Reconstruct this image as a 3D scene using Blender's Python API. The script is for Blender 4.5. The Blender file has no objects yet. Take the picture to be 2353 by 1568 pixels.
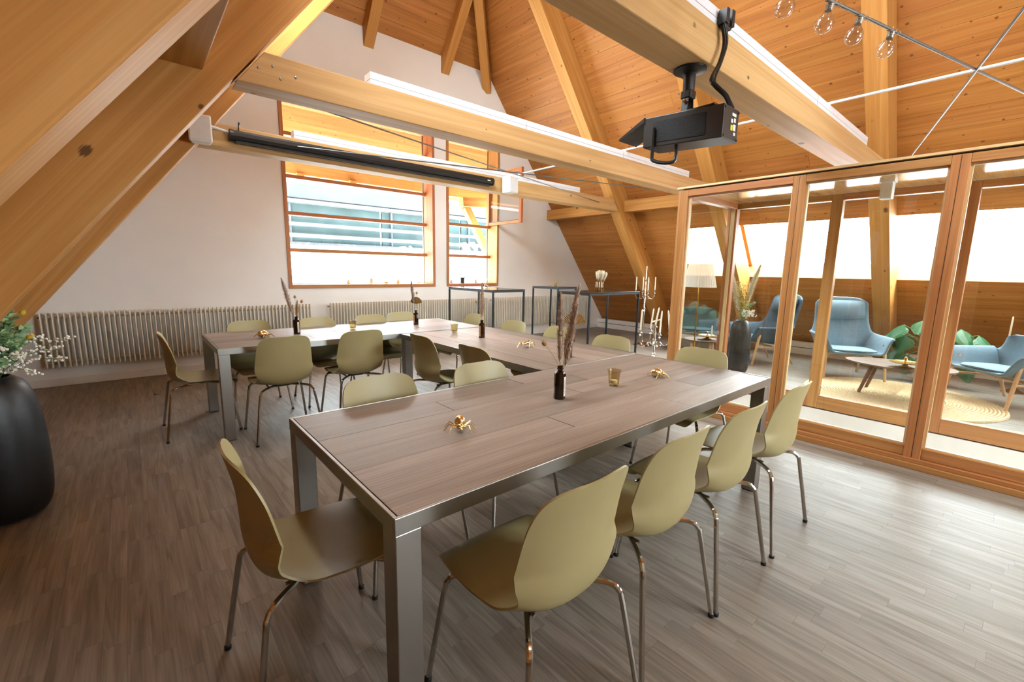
import bpy, bmesh, math, random
from mathutils import Vector, Matrix, Quaternion
random.seed(11)
S = bpy.context.scene
COL = S.collection
rad = math.radians
# ------------------------------------------------------------------ camera
FW, FH, FPX = 2353.0, 1568.0, 1014.4
YAW, PIT, ROL, EYE = 0.711026727, 0.159821281, 0.0170279811, Vector((0, 0, 1.39))
_f = Vector((math.sin(YAW) * math.cos(PIT), math.cos(YAW) * math.cos(PIT), -math.sin(PIT)))
_r0 = Vector((math.cos(YAW), -math.sin(YAW), 0))
_u0 = _r0.cross(_f)
CR = _r0 * math.cos(ROL) + _u0 * math.sin(ROL)
CU = _u0 * math.cos(ROL) - _r0 * math.sin(ROL)
cam_d = bpy.data.cameras.new('camera')
cam = bpy.data.objects.new('camera', cam_d)
COL.objects.link(cam)
cam_d.sensor_fit = 'HORIZONTAL'
cam_d.sensor_width = 36.0
cam_d.lens = FPX / FW * 36.0
cam_d.clip_start = 0.05
cam_d.clip_end = 300
cam.matrix_world = Matrix(((CR.x, CU.x, -_f.x, EYE.x), (CR.y, CU.y, -_f.y, EYE.y), (CR.z, CU.z, -_f.z, EYE.z), (0, 0, 0, 1)))
S.camera = cam
def project(p):
    d = Vector(p) - EYE
    w = d.dot(_f)
    if w < 0.05: return None
    return (FW / 2 + FPX * d.dot(CR) / w, FH / 2 - FPX * d.dot(CU) / w)
# ------------------------------------------------------------------ world, exposure, render options
SKY = 25.0
wd = bpy.data.worlds.new('world')
S.world = wd
wd.use_nodes = True
bg = wd.node_tree.nodes.get('Background') or wd.node_tree.nodes.new('ShaderNodeBackground')
bg.inputs[0].default_value = (0.85, 0.94, 1.0, 1)
bg.inputs[1].default_value = SKY
S.view_settings.view_transform = 'Standard'
S.view_settings.look = 'None'
S.view_settings.gamma = 1.0
S.view_settings.use_curve_mapping = False
S.view_settings.exposure = 0.56
cy = S.cycles
cy.max_bounces = 7
cy.diffuse_bounces = 4
cy.glossy_bounces = 3
cy.transmission_bounces = 4
cy.transparent_max_bounces = 16
cy.caustics_reflective = False
cy.caustics_refractive = False
cy.sample_clamp_indirect = 8.0
cy.use_denoising = True
cy.use_adaptive_sampling = True
cy.adaptive_threshold = 0.06
cy.adaptive_min_samples = 16
def portal(name, loc, rot, sx, sy):
    l = bpy.data.lights.new(name, 'AREA')
    l.shape = 'RECTANGLE'
    l.size, l.size_y = sx, sy
    l.cycles.is_portal = True
    o = bpy.data.objects.new(name, l)
    COL.objects.link(o)
    o.location = loc
    o.rotation_euler = rot
    return o
TH = math.atan(1.275)
SN, CS = math.sin(TH), math.cos(TH)
portal('daylight_back_window', (2.98, 7.40, 2.4), (rad(-90), 0, 0), 2.5, 2.8)
for _y, _w in ((-1.675, 1.25), (2.325, 1.25), (4.22, 1.2)):  # first entry is the roof window added behind the viewer for light
    _s = 5.24
    portal('daylight_high_roof_window', (-2.34 / 1.275 + _s * CS - 0.28 * SN, _y, _s * SN + 0.28 * CS), (0, 0, 0), 1.25, _w).rotation_euler = Vector((SN, 0, -CS)).to_track_quat('-Z', 'Y').to_euler()
portal('daylight_narrow_window', (5.05, 7.40, 2.4), (rad(-90), 0, 0), 1.25, 2.8)
portal('daylight_added_rear_window', (3.7, -4.4, 2.4), (rad(90), 0, 0), 1.6, 2.8)  # portal of the unseen rear window, put in to brighten the room
_sm = 2.23
portal('daylight_roof_window', (9.255 - _sm * CS + 0.36 * SN, 0.81, _sm * SN + 0.36 * CS), (0, math.pi / 2 - TH + rad(0), 0), 1.1, 6.9)
bpy.data.objects['daylight_roof_window'].rotation_euler = Vector((-SN, 0, -CS)).to_track_quat('-Z', 'Y').to_euler()

# ------------------------------------------------------------------ helpers: materials
def C(h):
    h = h.lstrip('#')
    v = [int(h[i:i + 2], 16) / 255 for i in (0, 2, 4)]
    return tuple((x / 12.92 if x <= 0.04045 else ((x + 0.055) / 1.055) ** 2.4) for x in v) + (1,)
class Mat:
    def __init__(s, name):
        s.m = bpy.data.materials.new(name)
        s.m.use_nodes = True
        s.t = s.m.node_tree
        s.b = s.t.nodes['Principled BSDF']
        s.out = s.t.nodes['Material Output']
    def n(s, typ, **kw):
        x = s.t.nodes.new('ShaderNode' + typ)
        for k, v in kw.items():
            if k.startswith('i_'):
                x.inputs[int(k[2:])].default_value = v
            else:
                setattr(x, k, v)
        return x
    def l(s, a, b):
        s.t.links.new(a, b)
    def ramp(s, fac, stops):
        x = s.n('ValToRGB')
        e = x.color_ramp.elements
        while len(e) < len(stops): e.new(0.5)
        for el, (p, c) in zip(e, stops):
            el.position = p
            el.color = c
        s.l(fac, x.inputs[0])
        return x.outputs[0]
    def mix(s, fac, a, b, mode='MIX'):
        x = s.n('Mix', data_type='RGBA', blend_type=mode)
        for sock, v in ((x.inputs[0], fac), (x.inputs[6], a), (x.inputs[7], b)):
            if hasattr(v, 'is_linked'): s.l(v, sock)
            else: sock.default_value = v
        return x.outputs[2]
    def maprange(s, v, a, b, c, d, smooth=False):
        x = s.n('MapRange')
        if smooth: x.interpolation_type = 'SMOOTHSTEP'
        s.l(v, x.inputs[0])
        for i, q in enumerate((a, b, c, d)): x.inputs[i + 1].default_value = q
        return x.outputs[0]
    def math(s, op, a, b=0.0):
        x = s.n('Math', operation=op)
        for sock, v in ((x.inputs[0], a), (x.inputs[1], b)):
            if hasattr(v, 'is_linked'): s.l(v, sock)
            else: sock.default_value = v
        return x.outputs[0]
    def set(s, **kw):
        for k, v in kw.items():
            s.b.inputs[k.replace('_', ' ')].default_value = v
def plain(name, col, rough=0.5, metal=0.0, var=0.06, scale=12.0, bump=0.0, bscale=200.0, **kw):
    """paint, metal, plastic or cloth with a slight procedural unevenness"""
    k = Mat(name)
    tc = k.n('TexCoord')
    nz = k.n('TexNoise')
    nz.inputs['Scale'].default_value = scale
    nz.inputs['Detail'].default_value = 3
    k.l(tc.outputs['Object'], nz.inputs['Vector'])
    dk = tuple(c * (1 - var) for c in col[:3]) + (1,)
    lt = tuple(min(1, c * (1 + var)) for c in col[:3]) + (1,)
    k.l(k.ramp(nz.outputs[0], [(0.3, dk), (0.7, lt)]), k.b.inputs['Base Color'])
    k.set(Roughness=rough, Metallic=metal)
    if bump:
        n2 = k.n('TexNoise')
        n2.inputs['Scale'].default_value = bscale
        k.l(tc.outputs['Object'], n2.inputs['Vector'])
        b = k.n('Bump')
        b.inputs['Strength'].default_value = bump
        b.inputs['Distance'].default_value = 0.002
        k.l(n2.outputs[0], b.inputs['Height'])
        k.l(b.outputs[0], k.b.inputs['Normal'])
    for q, v in kw.items(): k.b.inputs[q.replace('_', ' ')].default_value = v
    return k.m
def wood(name, dark, mid, light, rough=0.5, along=0.9, across=9.0, knots=0.0, kscale=3.2, kcol='#4a2a12', kdim='3D', kr=(0.05, 0.095), spec=0.5, rnd='obj', vary=0.16, fibre=0.22, axis=0, rings=0.0, hue=0.012, bump=0.0, coat=0.0):
    k = Mat(name)
    tc = k.n('TexCoord')
    if rnd == 'obj':
        rv = k.n('ObjectInfo').outputs['Random']
    else:
        rv = k.n('Attribute', attribute_name='rnd').outputs['Fac']
    off = k.n('CombineXYZ')
    k.l(k.math('MULTIPLY', rv, 37.0), off.inputs[0])
    k.l(k.math('MULTIPLY', rv, 91.0), off.inputs[1])
    k.l(k.math('MULTIPLY', rv, 53.0), off.inputs[2])
    add = k.n('VectorMath', operation='ADD')
    k.l(tc.outputs['Object'], add.inputs[0])
    k.l(off.outputs[0], add.inputs[1])
    def mapped(a, b):
        mp = k.n('Mapping')
        sc = [b, b, b]
        sc[axis] = a
        mp.inputs['Scale'].default_value = sc
        k.l(add.outputs[0], mp.inputs[0])
        return mp.outputs[0]
    n1 = k.n('TexNoise')
    n1.inputs['Scale'].default_value = 1.0
    n1.inputs['Detail'].default_value = 3
    n1.inputs['Distortion'].default_value = 1.2
    k.l(mapped(along, across), n1.inputs['Vector'])
    col = k.ramp(n1.outputs[0], [(0.28, dark), (0.5, mid), (0.74, light)])
    n2 = k.n('TexNoise')
    n2.inputs['Scale'].default_value = 1.0
    n2.inputs['Detail'].default_value = 2
    k.l(mapped(along * 3.0, across * 14), n2.inputs['Vector'])
    fib = k.ramp(n2.outputs[0], [(0.35, (1 - fibre,) * 3 + (1,)), (0.65, (1, 1, 1, 1))])
    col = k.mix(1.0, col, fib, 'MULTIPLY')
    if rings:
        wv = k.n('TexWave', wave_type='RINGS', rings_direction=('X', 'Y', 'Z')[axis])
        wv.inputs['Scale'].default_value = 1.0
        wv.inputs['Distortion'].default_value = 5.0
        wv.inputs['Detail'].default_value = 3
        wv.inputs['Detail Scale'].default_value = 0.7
        k.l(mapped(along * 1.6, across * 1.6), wv.inputs['Vector'])
        rg = k.ramp(wv.outputs['Fac'], [(0.0, (1 - rings,) * 3 + (1,)), (0.45, (1, 1, 1, 1))])
        col = k.mix(1.0, col, rg, 'MULTIPLY')
    if knots:
        vo = k.n('TexVoronoi', voronoi_dimensions=kdim)
        vo.inputs['Scale'].default_value = kscale
        vo.inputs['Randomness'].default_value = 1.0
        mpk = k.n('Mapping')
        sk = [1.0, 1.0, 1.0]
        sk[axis] = 0.7
        mpk.inputs['Scale'].default_value = sk
        k.l(add.outputs[0], mpk.inputs[0])
        k.l(mpk.outputs[0], vo.inputs['Vector'])
        sep = k.n('SeparateColor')
        k.l(vo.outputs['Color'], sep.inputs[0])
        dist = k.math('DIVIDE', vo.outputs['Distance'], k.maprange(sep.outputs[0], 0.0, 1.0, 0.35, 1.35))
        dist = k.math('ADD', dist, k.math('MULTIPLY', k.math('SUBTRACT', n2.outputs[0], 0.5), kr[1] * 0.9))
        kf = k.maprange(dist, kr[0], kr[1], knots, 0.0, True)
        col = k.mix(kf, col, C(kcol))
    hs = k.n('HueSaturation')
    k.l(col, hs.inputs['Color'])
    k.l(k.maprange(rv, 0, 1, 1 - vary, 1 + vary), hs.inputs['Value'])
    r2 = k.math('FRACT', k.math('MULTIPLY', rv, 7.31))
    k.l(k.maprange(r2, 0, 1, 0.5 - hue, 0.5 + hue), hs.inputs['Hue'])
    k.l(hs.outputs[0], k.b.inputs['Base Color'])
    k.set(Roughness=rough, Coat_Weight=coat)
    k.b.inputs['Specular IOR Level'].default_value = spec
    if bump:
        b = k.n('Bump')
        b.inputs['Strength'].default_value = bump
        b.inputs['Distance'].default_value = 0.003
        k.l(n2.outputs[0], b.inputs['Height'])
        k.l(b.outputs[0], k.b.inputs['Normal'])
    return k.m
def glass(name, tint=(1, 1, 1, 1), refl=1.0, rough=0.0):
    """clear sheet: see-through with fresnel reflection"""
    k = Mat(name)
    tr = k.n('BsdfTransparent')
    tr.inputs[0].default_value = tint
    gl = k.n('BsdfGlossy')
    gl.inputs['Roughness'].default_value = rough
    lw = k.n('LayerWeight')
    lw.inputs[0].default_value = 0.5
    fac = k.math('ADD', k.math('MULTIPLY', k.math('POWER', lw.outputs['Facing'], 5.0), 0.9 * refl), 0.04 * refl)
    mx = k.n('MixShader')
    nz = k.n('TexNoise')
    nz.inputs['Scale'].default_value = 3.0
    k.l(k.n('TexCoord').outputs['Object'], nz.inputs['Vector'])
    k.l(k.math('MULTIPLY', fac, k.maprange(nz.outputs[0], 0, 1, 0.92, 1.0)), mx.inputs[0])
    k.l(tr.outputs[0], mx.inputs[1])
    k.l(gl.outputs[0], mx.inputs[2])
    k.l(mx.outputs[0], k.out.inputs[0])
    return k.m
def emit(name, col, strength):
    k = Mat(name)
    nz = k.n('TexNoise')
    nz.inputs['Scale'].default_value = 2.0
    k.l(k.ramp(nz.outputs[0], [(0.3, tuple(c * 0.97 for c in col[:3]) + (1,)), (0.7, col)]), k.b.inputs['Emission Color'])
    k.set(Base_Color=col, Emission_Strength=strength)
    return k.m

M = {}
M['pine'] = wood('pine_timber', C('#ad7739'), C('#ba8343'), C('#c79456'), rough=0.55, along=0.4, across=13, knots=0.85, kscale=3.6, kr=(0.045, 0.085), spec=0.2, vary=0.03, fibre=0.10, hue=0.002)
M['board'] = wood('spruce_boarding', C('#a2682e'), C('#b17437'), C('#bf8446'), rough=0.5, along=0.5, across=15, knots=0.9, kscale=5.2, kdim='2D', kr=(0.03, 0.062), spec=0.25, kcol='#6b3b16', vary=0.05, fibre=0.16, hue=0.003)
M['beam'] = wood('planed_beam', C('#bb935d'), C('#c89f69'), C('#d3ad79'), rough=0.55, along=0.4, across=13, knots=0.85, kscale=3.6, kr=(0.045, 0.085), spec=0.2, vary=0.03, fibre=0.10, hue=0.002)
M['frame'] = wood('larch_frame', C('#ad6d3c'), C('#bb7a47'), C('#c68a57'), rough=0.45, spec=0.3, along=0.8, across=26, vary=0.04, fibre=0.2)
M['encl'] = wood('douglas_frame', C('#a36c3b'), C('#b27a46'), C('#be8955'), rough=0.42, spec=0.3, along=0.7, across=30, vary=0.05, fibre=0.2)
M['encl_light'] = wood('pale_glazing_bead', C('#d7b27a'), C('#e2c28c'), C('#eccfa0'), rough=0.45, along=0.7, across=30, vary=0.03)
M['ply'] = wood('pale_ply_panel', C('#c89a58'), C('#d7ad6a'), C('#e2bd80'), rough=0.22, along=0.7, across=7, vary=0.04, coat=0.3)
M['floor'] = wood('smoked_oak_parquet', C('#756b5f'), C('#8c8275'), C('#9e958a'), rough=0.46, spec=0.35, along=1.6, across=24, rnd='attr', vary=0.08, fibre=0.14, axis=1, rings=0.07, hue=0.006)
M['slab'] = plain('screed', C('#40352e'), 0.9)
M['wall'] = plain('white_plaster', C('#f0eee9'), 0.92, var=0.015, scale=3)
M['white'] = plain('white_enamel', C('#e9e6df'), 0.45, var=0.02)
M['rad'] = plain('radiator_enamel', C('#e6e0cf'), 0.4, var=0.02)
M['plank'] = wood('weathered_oak_plank', C('#85776b'), C('#918276'), C('#9d8f82'), rough=0.42, along=1.2, across=13, vary=0.24, fibre=0.14, rings=0.13, knots=0.5, kscale=2.2, kcol='#3c2c22', hue=0.006, bump=0.15)
def steel(name, col, rough):
    k = Mat(name)
    tc = k.n('TexCoord')
    mp = k.n('Mapping')
    mp.inputs['Scale'].default_value = (6, 6, 40)
    k.l(tc.outputs['Object'], mp.inputs[0])
    nz = k.n('TexNoise')
    nz.inputs['Scale'].default_value = 1.5
    nz.inputs['Detail'].default_value = 3
    k.l(mp.outputs[0], nz.inputs['Vector'])
    k.l(k.maprange(nz.outputs[0], 0.3, 0.7, rough * 0.93, rough * 1.07), k.b.inputs['Roughness'])
    n2 = k.n('TexNoise')
    n2.inputs['Scale'].default_value = 4
    k.l(tc.outputs['Object'], n2.inputs['Vector'])
    k.l(k.ramp(n2.outputs[0], [(0.3, tuple(c * 0.9 for c in col[:3]) + (1,)), (0.7, col)]), k.b.inputs['Base Color'])
    k.set(Metallic=1.0)
    return k.m
M['steel'] = steel('brushed_steel', C('#aaa8a2'), 0.38)
M['chrome'] = plain('chrome_tube', C('#b9b4ac'), 0.14, 1.0, 0.02)
M['silver'] = plain('polished_silver', C('#dcd9d2'), 0.12, 1.0, 0.03)
M['brass'] = plain('brass', C('#c9a14a'), 0.2, 1.0, 0.04)
M['gold'] = plain('gold_leaf_metal', C('#e6cd94'), 0.24, 1.0, 0.06, scale=60)
M['alu'] = plain('white_aluminium', C('#e3e6ea'), 0.35, 0.0, 0.02)
M['cable_steel'] = plain('steel_rope', C('#6f6e6a'), 0.45, 0.8, 0.1, scale=300)
M['shell'] = plain('olive_plastic_shell', C('#a29669'), 0.42, 0.0, 0.02, bump=0.12, bscale=900)
M['black'] = plain('black_plastic', C('#1c1b1a'), 0.42, 0.0, 0.08)
M['blackmetal'] = plain('blackened_steel', C('#2e3438'), 0.38, 0.6, 0.08)
M['tabletop'] = plain('black_glossy_top', C('#33302f'), 0.16, 0.0, 0.05)
M['vase'] = plain('matt_black_ceramic', C('#15181a'), 0.45, 0.0, 0.12, scale=18, bump=0.35, bscale=60)
M['amber'] = plain('amber_glass', C('#2b1a0c'), 0.08, 0.0, 0.1, Transmission_Weight=0.25, IOR=1.5)
M['paper'] = plain('paper_label', C('#d8d6cb'), 0.7)
M['paper_brown'] = plain('kraft_label', C('#b98e68'), 0.7)
M['ink'] = plain('print_ink', C('#222222'), 0.6)
M['clear'] = glass('clear_glass', (0.97, 0.985, 0.98, 1), 1.0)
M['sheet'] = glass('glass_sheet', (0.95, 0.975, 0.965, 1), 1.9)
M['pane'] = glass('window_glass', (0.97, 0.985, 0.98, 1), 1.9)
M['smoke'] = glass('tinted_tumbler_glass', (0.86, 0.80, 0.64, 1), 1.6)
M['bulb'] = glass('bulb_glass', (0.93, 0.93, 0.94, 1), 2.4)
M['wax'] = plain('ivory_wax', C('#e9dfc4'), 0.45, 0.0, 0.03, Subsurface_Weight=0.0)
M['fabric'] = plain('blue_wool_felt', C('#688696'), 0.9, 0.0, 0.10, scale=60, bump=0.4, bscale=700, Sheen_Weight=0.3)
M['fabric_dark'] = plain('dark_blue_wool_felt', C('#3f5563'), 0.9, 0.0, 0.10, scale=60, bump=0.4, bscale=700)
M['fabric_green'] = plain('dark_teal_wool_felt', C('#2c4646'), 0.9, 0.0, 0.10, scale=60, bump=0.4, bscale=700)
M['beech'] = wood('beech_leg', C('#cfa571'), C('#dcb582'), C('#e6c393'), rough=0.45, along=1.0, across=20, vary=0.04, axis=2)
M['walnut'] = wood('walnut_veneer', C('#5f3f2c'), C('#76513a'), C('#8a6249'), rough=0.4, along=1.0, across=18, vary=0.05)
M['jute'] = plain('jute_braid', C('#d6c096'), 0.95, 0.0, 0.22, scale=70, bump=0.8, bscale=220)
M['shade'] = plain('pleated_white_shade', C('#ece6d6'), 0.8, 0.0, 0.03)
M['leaf'] = plain('monstera_leaf', C('#2f6b40'), 0.45, 0.0, 0.25, scale=9)
M['eucalyptus'] = plain('eucalyptus_leaf', C('#94b585'), 0.6, 0.0, 0.25, scale=30)
M['stem'] = plain('green_stem', C('#5f7a3c'), 0.6, 0.0, 0.2)
M['blossom'] = plain('white_blossom', C('#eeece2'), 0.7, 0.0, 0.05)
M['yellow'] = plain('yellow_blossom', C('#c9a92c'), 0.7, 0.0, 0.1)
M['pampas'] = plain('mauve_pampas', C('#b59c88'), 0.95, 0.0, 0.25, scale=50)
M['pampas_white'] = plain('cream_pampas', C('#dcd2b6'), 0.95, 0.0, 0.12, scale=50)
M['dried'] = plain('dried_palm', C('#a07a44'), 0.8, 0.0, 0.2, scale=40)
M['facade_grey'] = plain('zinc_fascia', C('#3b3e41'), 0.7, 0.0, 0.08, scale=2, Specular_IOR_Level=0.05)
M['facade_glass'] = plain('teal_facade_glass', C('#2d3b3c'), 0.7, 0.0, 0.25, scale=1.2, Specular_IOR_Level=0.05)
M['louvre'] = plain('pale_louvre', C('#474c4f'), 0.7, 0.0, 0.05, Specular_IOR_Level=0.05)
M['facade_white'] = plain('white_render', C('#e8e8e6'), 0.9, 0.0, 0.02)
M['ground'] = plain('pale_gravel', C('#cfcdc8'), 0.95, 0.0, 0.06, scale=40)
M['copper'] = plain('copper_knot', C('#6b3d20'), 0.7)
M['bolt'] = plain('zinc_bolt', C('#9a9890'), 0.35, 0.9)
M['soil'] = plain('dark_pot', C('#2c2f33'), 0.5)
M['tag_yellow'] = plain('yellow_sticker', C('#d9c21c'), 0.5)
M['led'] = emit('led_strip', (1.0, 0.95, 0.88, 1), 25.0)

# ------------------------------------------------------------------ helpers: geometry
class G:
    def __init__(s):
        s.v, s.f, s.r = [], [], []
    def add(s, vs, fs, rnd=0.0):
        o = len(s.v)
        s.v += [Vector(p) for p in vs]
        s.f += [tuple(i + o for i in f) for f in fs]
        s.r += [rnd] * len(fs)
        return s
    BF = [(0, 3, 2, 1), (4, 5, 6, 7), (0, 1, 5, 4), (1, 2, 6, 5), (2, 3, 7, 6), (3, 0, 4, 7)]
    def box(s, x0, x1, y0, y1, z0, z1, rnd=0.0):
        return s.add([(x0, y0, z0), (x1, y0, z0), (x1, y1, z0), (x0, y1, z0), (x0, y0, z1), (x1, y0, z1), (x1, y1, z1), (x0, y1, z1)], G.BF, rnd)
    def hexa(s, p8, rnd=0.0):
        return s.add(p8, G.BF, rnd)
    def obox(s, c, size, q):
        c = Vector(c)
        a, b, d = [x / 2 for x in size]
        pts = [(-a, -b, -d), (a, -b, -d), (a, b, -d), (-a, b, -d), (-a, -b, d), (a, -b, d), (a, b, d), (-a, b, d)]
        return s.add([c + q @ Vector(p) for p in pts], G.BF)
    def tube(s, pts, r, n=8, cap=True):
        pts = [Vector(p) for p in pts]
        rr = r if isinstance(r, (list, tuple)) else [r] * len(pts)
        vs, fs = [], []
        ref = None
        for i, p in enumerate(pts):
            a = pts[max(i - 1, 0)]
            b = pts[min(i + 1, len(pts) - 1)]
            t = (b - a).normalized() if (b - a).length > 1e-9 else Vector((0, 0, 1))
            if ref is None:
                ref = t.orthogonal().normalized()
            ref = (ref - t * ref.dot(t))
            ref = ref.normalized() if ref.length > 1e-6 else t.orthogonal().normalized()
            w = t.cross(ref)
            for k in range(n):
                an = 2 * math.pi * k / n
                vs.append(p + (ref * math.cos(an) + w * math.sin(an)) * rr[i])
        for i in range(len(pts) - 1):
            for k in range(n):
                k2 = (k + 1) % n
                fs.append((i * n + k, i * n + k2, (i + 1) * n + k2, (i + 1) * n + k))
        if cap:
            fs.append(tuple(range(n - 1, -1, -1)))
            fs.append(tuple(range((len(pts) - 1) * n, len(pts) * n)))
        return s.add(vs, fs)
    def lathe(s, prof, n=20, c=(0, 0, 0), q=None):
        c = Vector(c)
        vs, fs = [], []
        for (r, z) in prof:
            for k in range(n):
                an = 2 * math.pi * k / n
                p = Vector((r * math.cos(an), r * math.sin(an), z))
                vs.append(c + (q @ p if q else p))
        for i in range(len(prof) - 1):
            for k in range(n):
                k2 = (k + 1) % n
                fs.append((i * n + k, i * n + k2, (i + 1) * n + k2, (i + 1) * n + k))
        if prof[0][0] > 1e-5: fs.append(tuple(range(n - 1, -1, -1)))
        if prof[-1][0] > 1e-5: fs.append(tuple(range((len(prof) - 1) * n, len(prof) * n)))
        return s.add(vs, fs)
    def ball(s, c, rx, ry=None, rz=None, n=12, m=8, q=None):
        ry = rx if ry is None else ry
        rz = rx if rz is None else rz
        c = Vector(c)
        vs, fs = [], []
        for i in range(m + 1):
            a = math.pi * i / m
            for k in range(n):
                b = 2 * math.pi * k / n
                p = Vector((rx * math.sin(a) * math.cos(b), ry * math.sin(a) * math.sin(b), -rz * math.cos(a)))
                vs.append(c + (q @ p if q else p))
        for i in range(m):
            for k in range(n):
                k2 = (k + 1) % n
                fs.append((i * n + k, i * n + k2, (i + 1) * n + k2, (i + 1) * n + k))
        return s.add(vs, fs)
    def sheet(s, rows, thick=0.0):
        """grid of points (list of rows); closed with a back side when thick > 0"""
        R, Cn = len(rows), len(rows[0])
        P = [[Vector(p) for p in r] for r in rows]
        def nrm(i, j):
            a = P[min(i + 1, R - 1)][j] - P[max(i - 1, 0)][j]
            b = P[i][min(j + 1, Cn - 1)] - P[i][max(j - 1, 0)]
            n = a.cross(b)
            return n.normalized() if n.length > 1e-12 else Vector((0, 0, 1))
        vs = [P[i][j] for i in range(R) for j in range(Cn)]
        fs = [(i * Cn + j, i * Cn + j + 1, (i + 1) * Cn + j + 1, (i + 1) * Cn + j) for i in range(R - 1) for j in range(Cn - 1)]
        if thick:
            o = R * Cn
            vs += [P[i][j] + nrm(i, j) * thick for i in range(R) for j in range(Cn)]
            fs += [(o + i * Cn + j, o + (i + 1) * Cn + j, o + (i + 1) * Cn + j + 1, o + i * Cn + j + 1) for i in range(R - 1) for j in range(Cn - 1)]
            loop = [i * Cn for i in range(R)] + [(R - 1) * Cn + j for j in range(1, Cn)] + [i * Cn + Cn - 1 for i in range(R - 2, -1, -1)] + [j for j in range(Cn - 2, 0, -1)]
            for a, b in zip(loop, loop[1:] + loop[:1]):
                fs.append((a, b, o + b, o + a))
        return s.add(vs, fs)
    def mesh(s, name, mat, smooth=False, off=None):
        me = bpy.data.meshes.new(name)
        off = off or Vector()
        me.from_pydata([tuple(p - off) for p in s.v], [], s.f)
        if mat: me.materials.append(mat)
        at = me.attributes.new('rnd', 'FLOAT', 'FACE')
        at.data.foreach_set('value', s.r)
        bm = bmesh.new()
        bm.from_mesh(me)
        bmesh.ops.recalc_face_normals(bm, faces=bm.faces)
        bm.to_mesh(me)
        bm.free()
        me.update()
        if smooth:
            for p in me.polygons: p.use_smooth = True
            me.set_sharp_from_angle(angle=rad(40 if smooth is True else smooth))
        return me
    def build(s, name, mat, parent=None, smooth=False, bevel=0.0, matrix=None, base=None):
        """link as one object; vertex coordinates are world unless matrix is given"""
        w = wl(parent)
        b = Vector(base) if base is not None else None
        off = Vector() if matrix is not None else (b if b is not None else w)
        o = bpy.data.objects.new(name, s.mesh(name, mat, smooth, off))
        COL.objects.link(o)
        if parent: o.parent = parent
        if matrix is not None:
            o.matrix_local = Matrix.Translation(-w) @ matrix
        elif b is not None:
            o.location = b - w
        if bevel:
            md = o.modifiers.new('edge', 'BEVEL')
            md.width = bevel
            md.segments = 2
            md.limit_method = 'ANGLE'
        return o
def wl(o):
    v = Vector()
    while o is not None:
        v = v + o.location
        o = o.parent
    return v
def tag(o, label=None, cat=None, group=None, kind=None):
    if label: o['label'] = label
    if cat: o['category'] = cat
    if group: o['group'] = group
    if kind: o['kind'] = kind
    return o
def thing(name, label=None, cat=None, loc=(0, 0, 0), group=None, kind=None):
    o = bpy.data.objects.new(name, None)
    COL.objects.link(o)
    o.location = loc
    o.empty_display_size = 0.1
    return tag(o, label, cat, group, kind)
def children(o):
    return [c for c in bpy.data.objects if c.parent == o]
def copy_tree(o, parent=None, kids=None):
    c = o.copy()
    COL.objects.link(c)
    if parent: c.parent = parent
    for ch in list(o.children):
        copy_tree(ch, c)
    return c
def cat_rom(pts, sub):
    out = []
    n = len(pts)
    for i in range(n - 1):
        p0, p1, p2, p3 = pts[max(i - 1, 0)], pts[i], pts[i + 1], pts[min(i + 2, n - 1)]
        for k in range(sub):
            t = k / sub
            out.append(tuple(0.5 * ((2 * b) + (-a + c) * t + (2 * a - 5 * b + 4 * c - d) * t * t + (-a + 3 * b - 3 * c + d) * t ** 3) for a, b, c, d in zip(p0, p1, p2, p3)))
    out.append(tuple(pts[-1]))
    return out
def pane(name, pts, mat, parent):
    return G().add(pts, [(0, 1, 2, 3)]).build(name, mat, parent)
def pane_y(name, x0, x1, y, z0, z1, mat, parent):
    return pane(name, [(x0, y, z0), (x1, y, z0), (x1, y, z1), (x0, y, z1)], mat, parent)
def pane_x(name, x, y0, y1, z0, z1, mat, parent):
    return pane(name, [(x, y0, z0), (x, y1, z0), (x, y1, z1), (x, y0, z1)], mat, parent)
def frame_mat(o, x, z):
    """matrix with local X along x and local Z near z, origin o"""
    x = Vector(x).normalized()
    z = Vector(z)
    y = z.cross(x).normalized()
    z = x.cross(y)
    return Matrix(((x.x, y.x, z.x, o[0]), (x.y, y.y, z.y, o[1]), (x.z, y.z, z.z, o[2]), (0, 0, 0, 1)))
def timber(name, p0, p1, up, w, h, mat, parent=None, bevel=0.006, cut0=0.0, cut1=0.0):
    """squared timber from p0 to p1 (centre of its underside), width w, height h along 'up'"""
    p0, p1 = Vector(p0), Vector(p1)
    L = (p1 - p0).length
    g = G()
    a = w / 2
    g.hexa([(0, -a, 0), (L, -a, 0), (L, a, 0), (0, a, 0), (cut0, -a, h), (L + cut1, -a, h), (L + cut1, a, h), (cut0, a, h)])
    return g.build(name, mat, parent, bevel=bevel, matrix=frame_mat(p0, p1 - p0, up))
def plate(name, quad, n, th, mat, parent, rnd=0.0):
    """board: quad p0 p1 p2 p3 (p0->p1 is its length) lying on its face, thickness th against n"""
    q = [Vector(p) for p in quad]
    m = frame_mat(q[0], q[1] - q[0], n)
    mi = m.inverted()
    l = [mi @ p for p in q]
    g = G()
    dn = Vector((0, 0, -th))
    top = l
    bot = [p + dn for p in l]
    g.hexa(bot + top, rnd)
    nx = m.to_3x3() @ Vector((0, 0, 1))
    return g.build(name, mat, parent, matrix=m)
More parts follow.
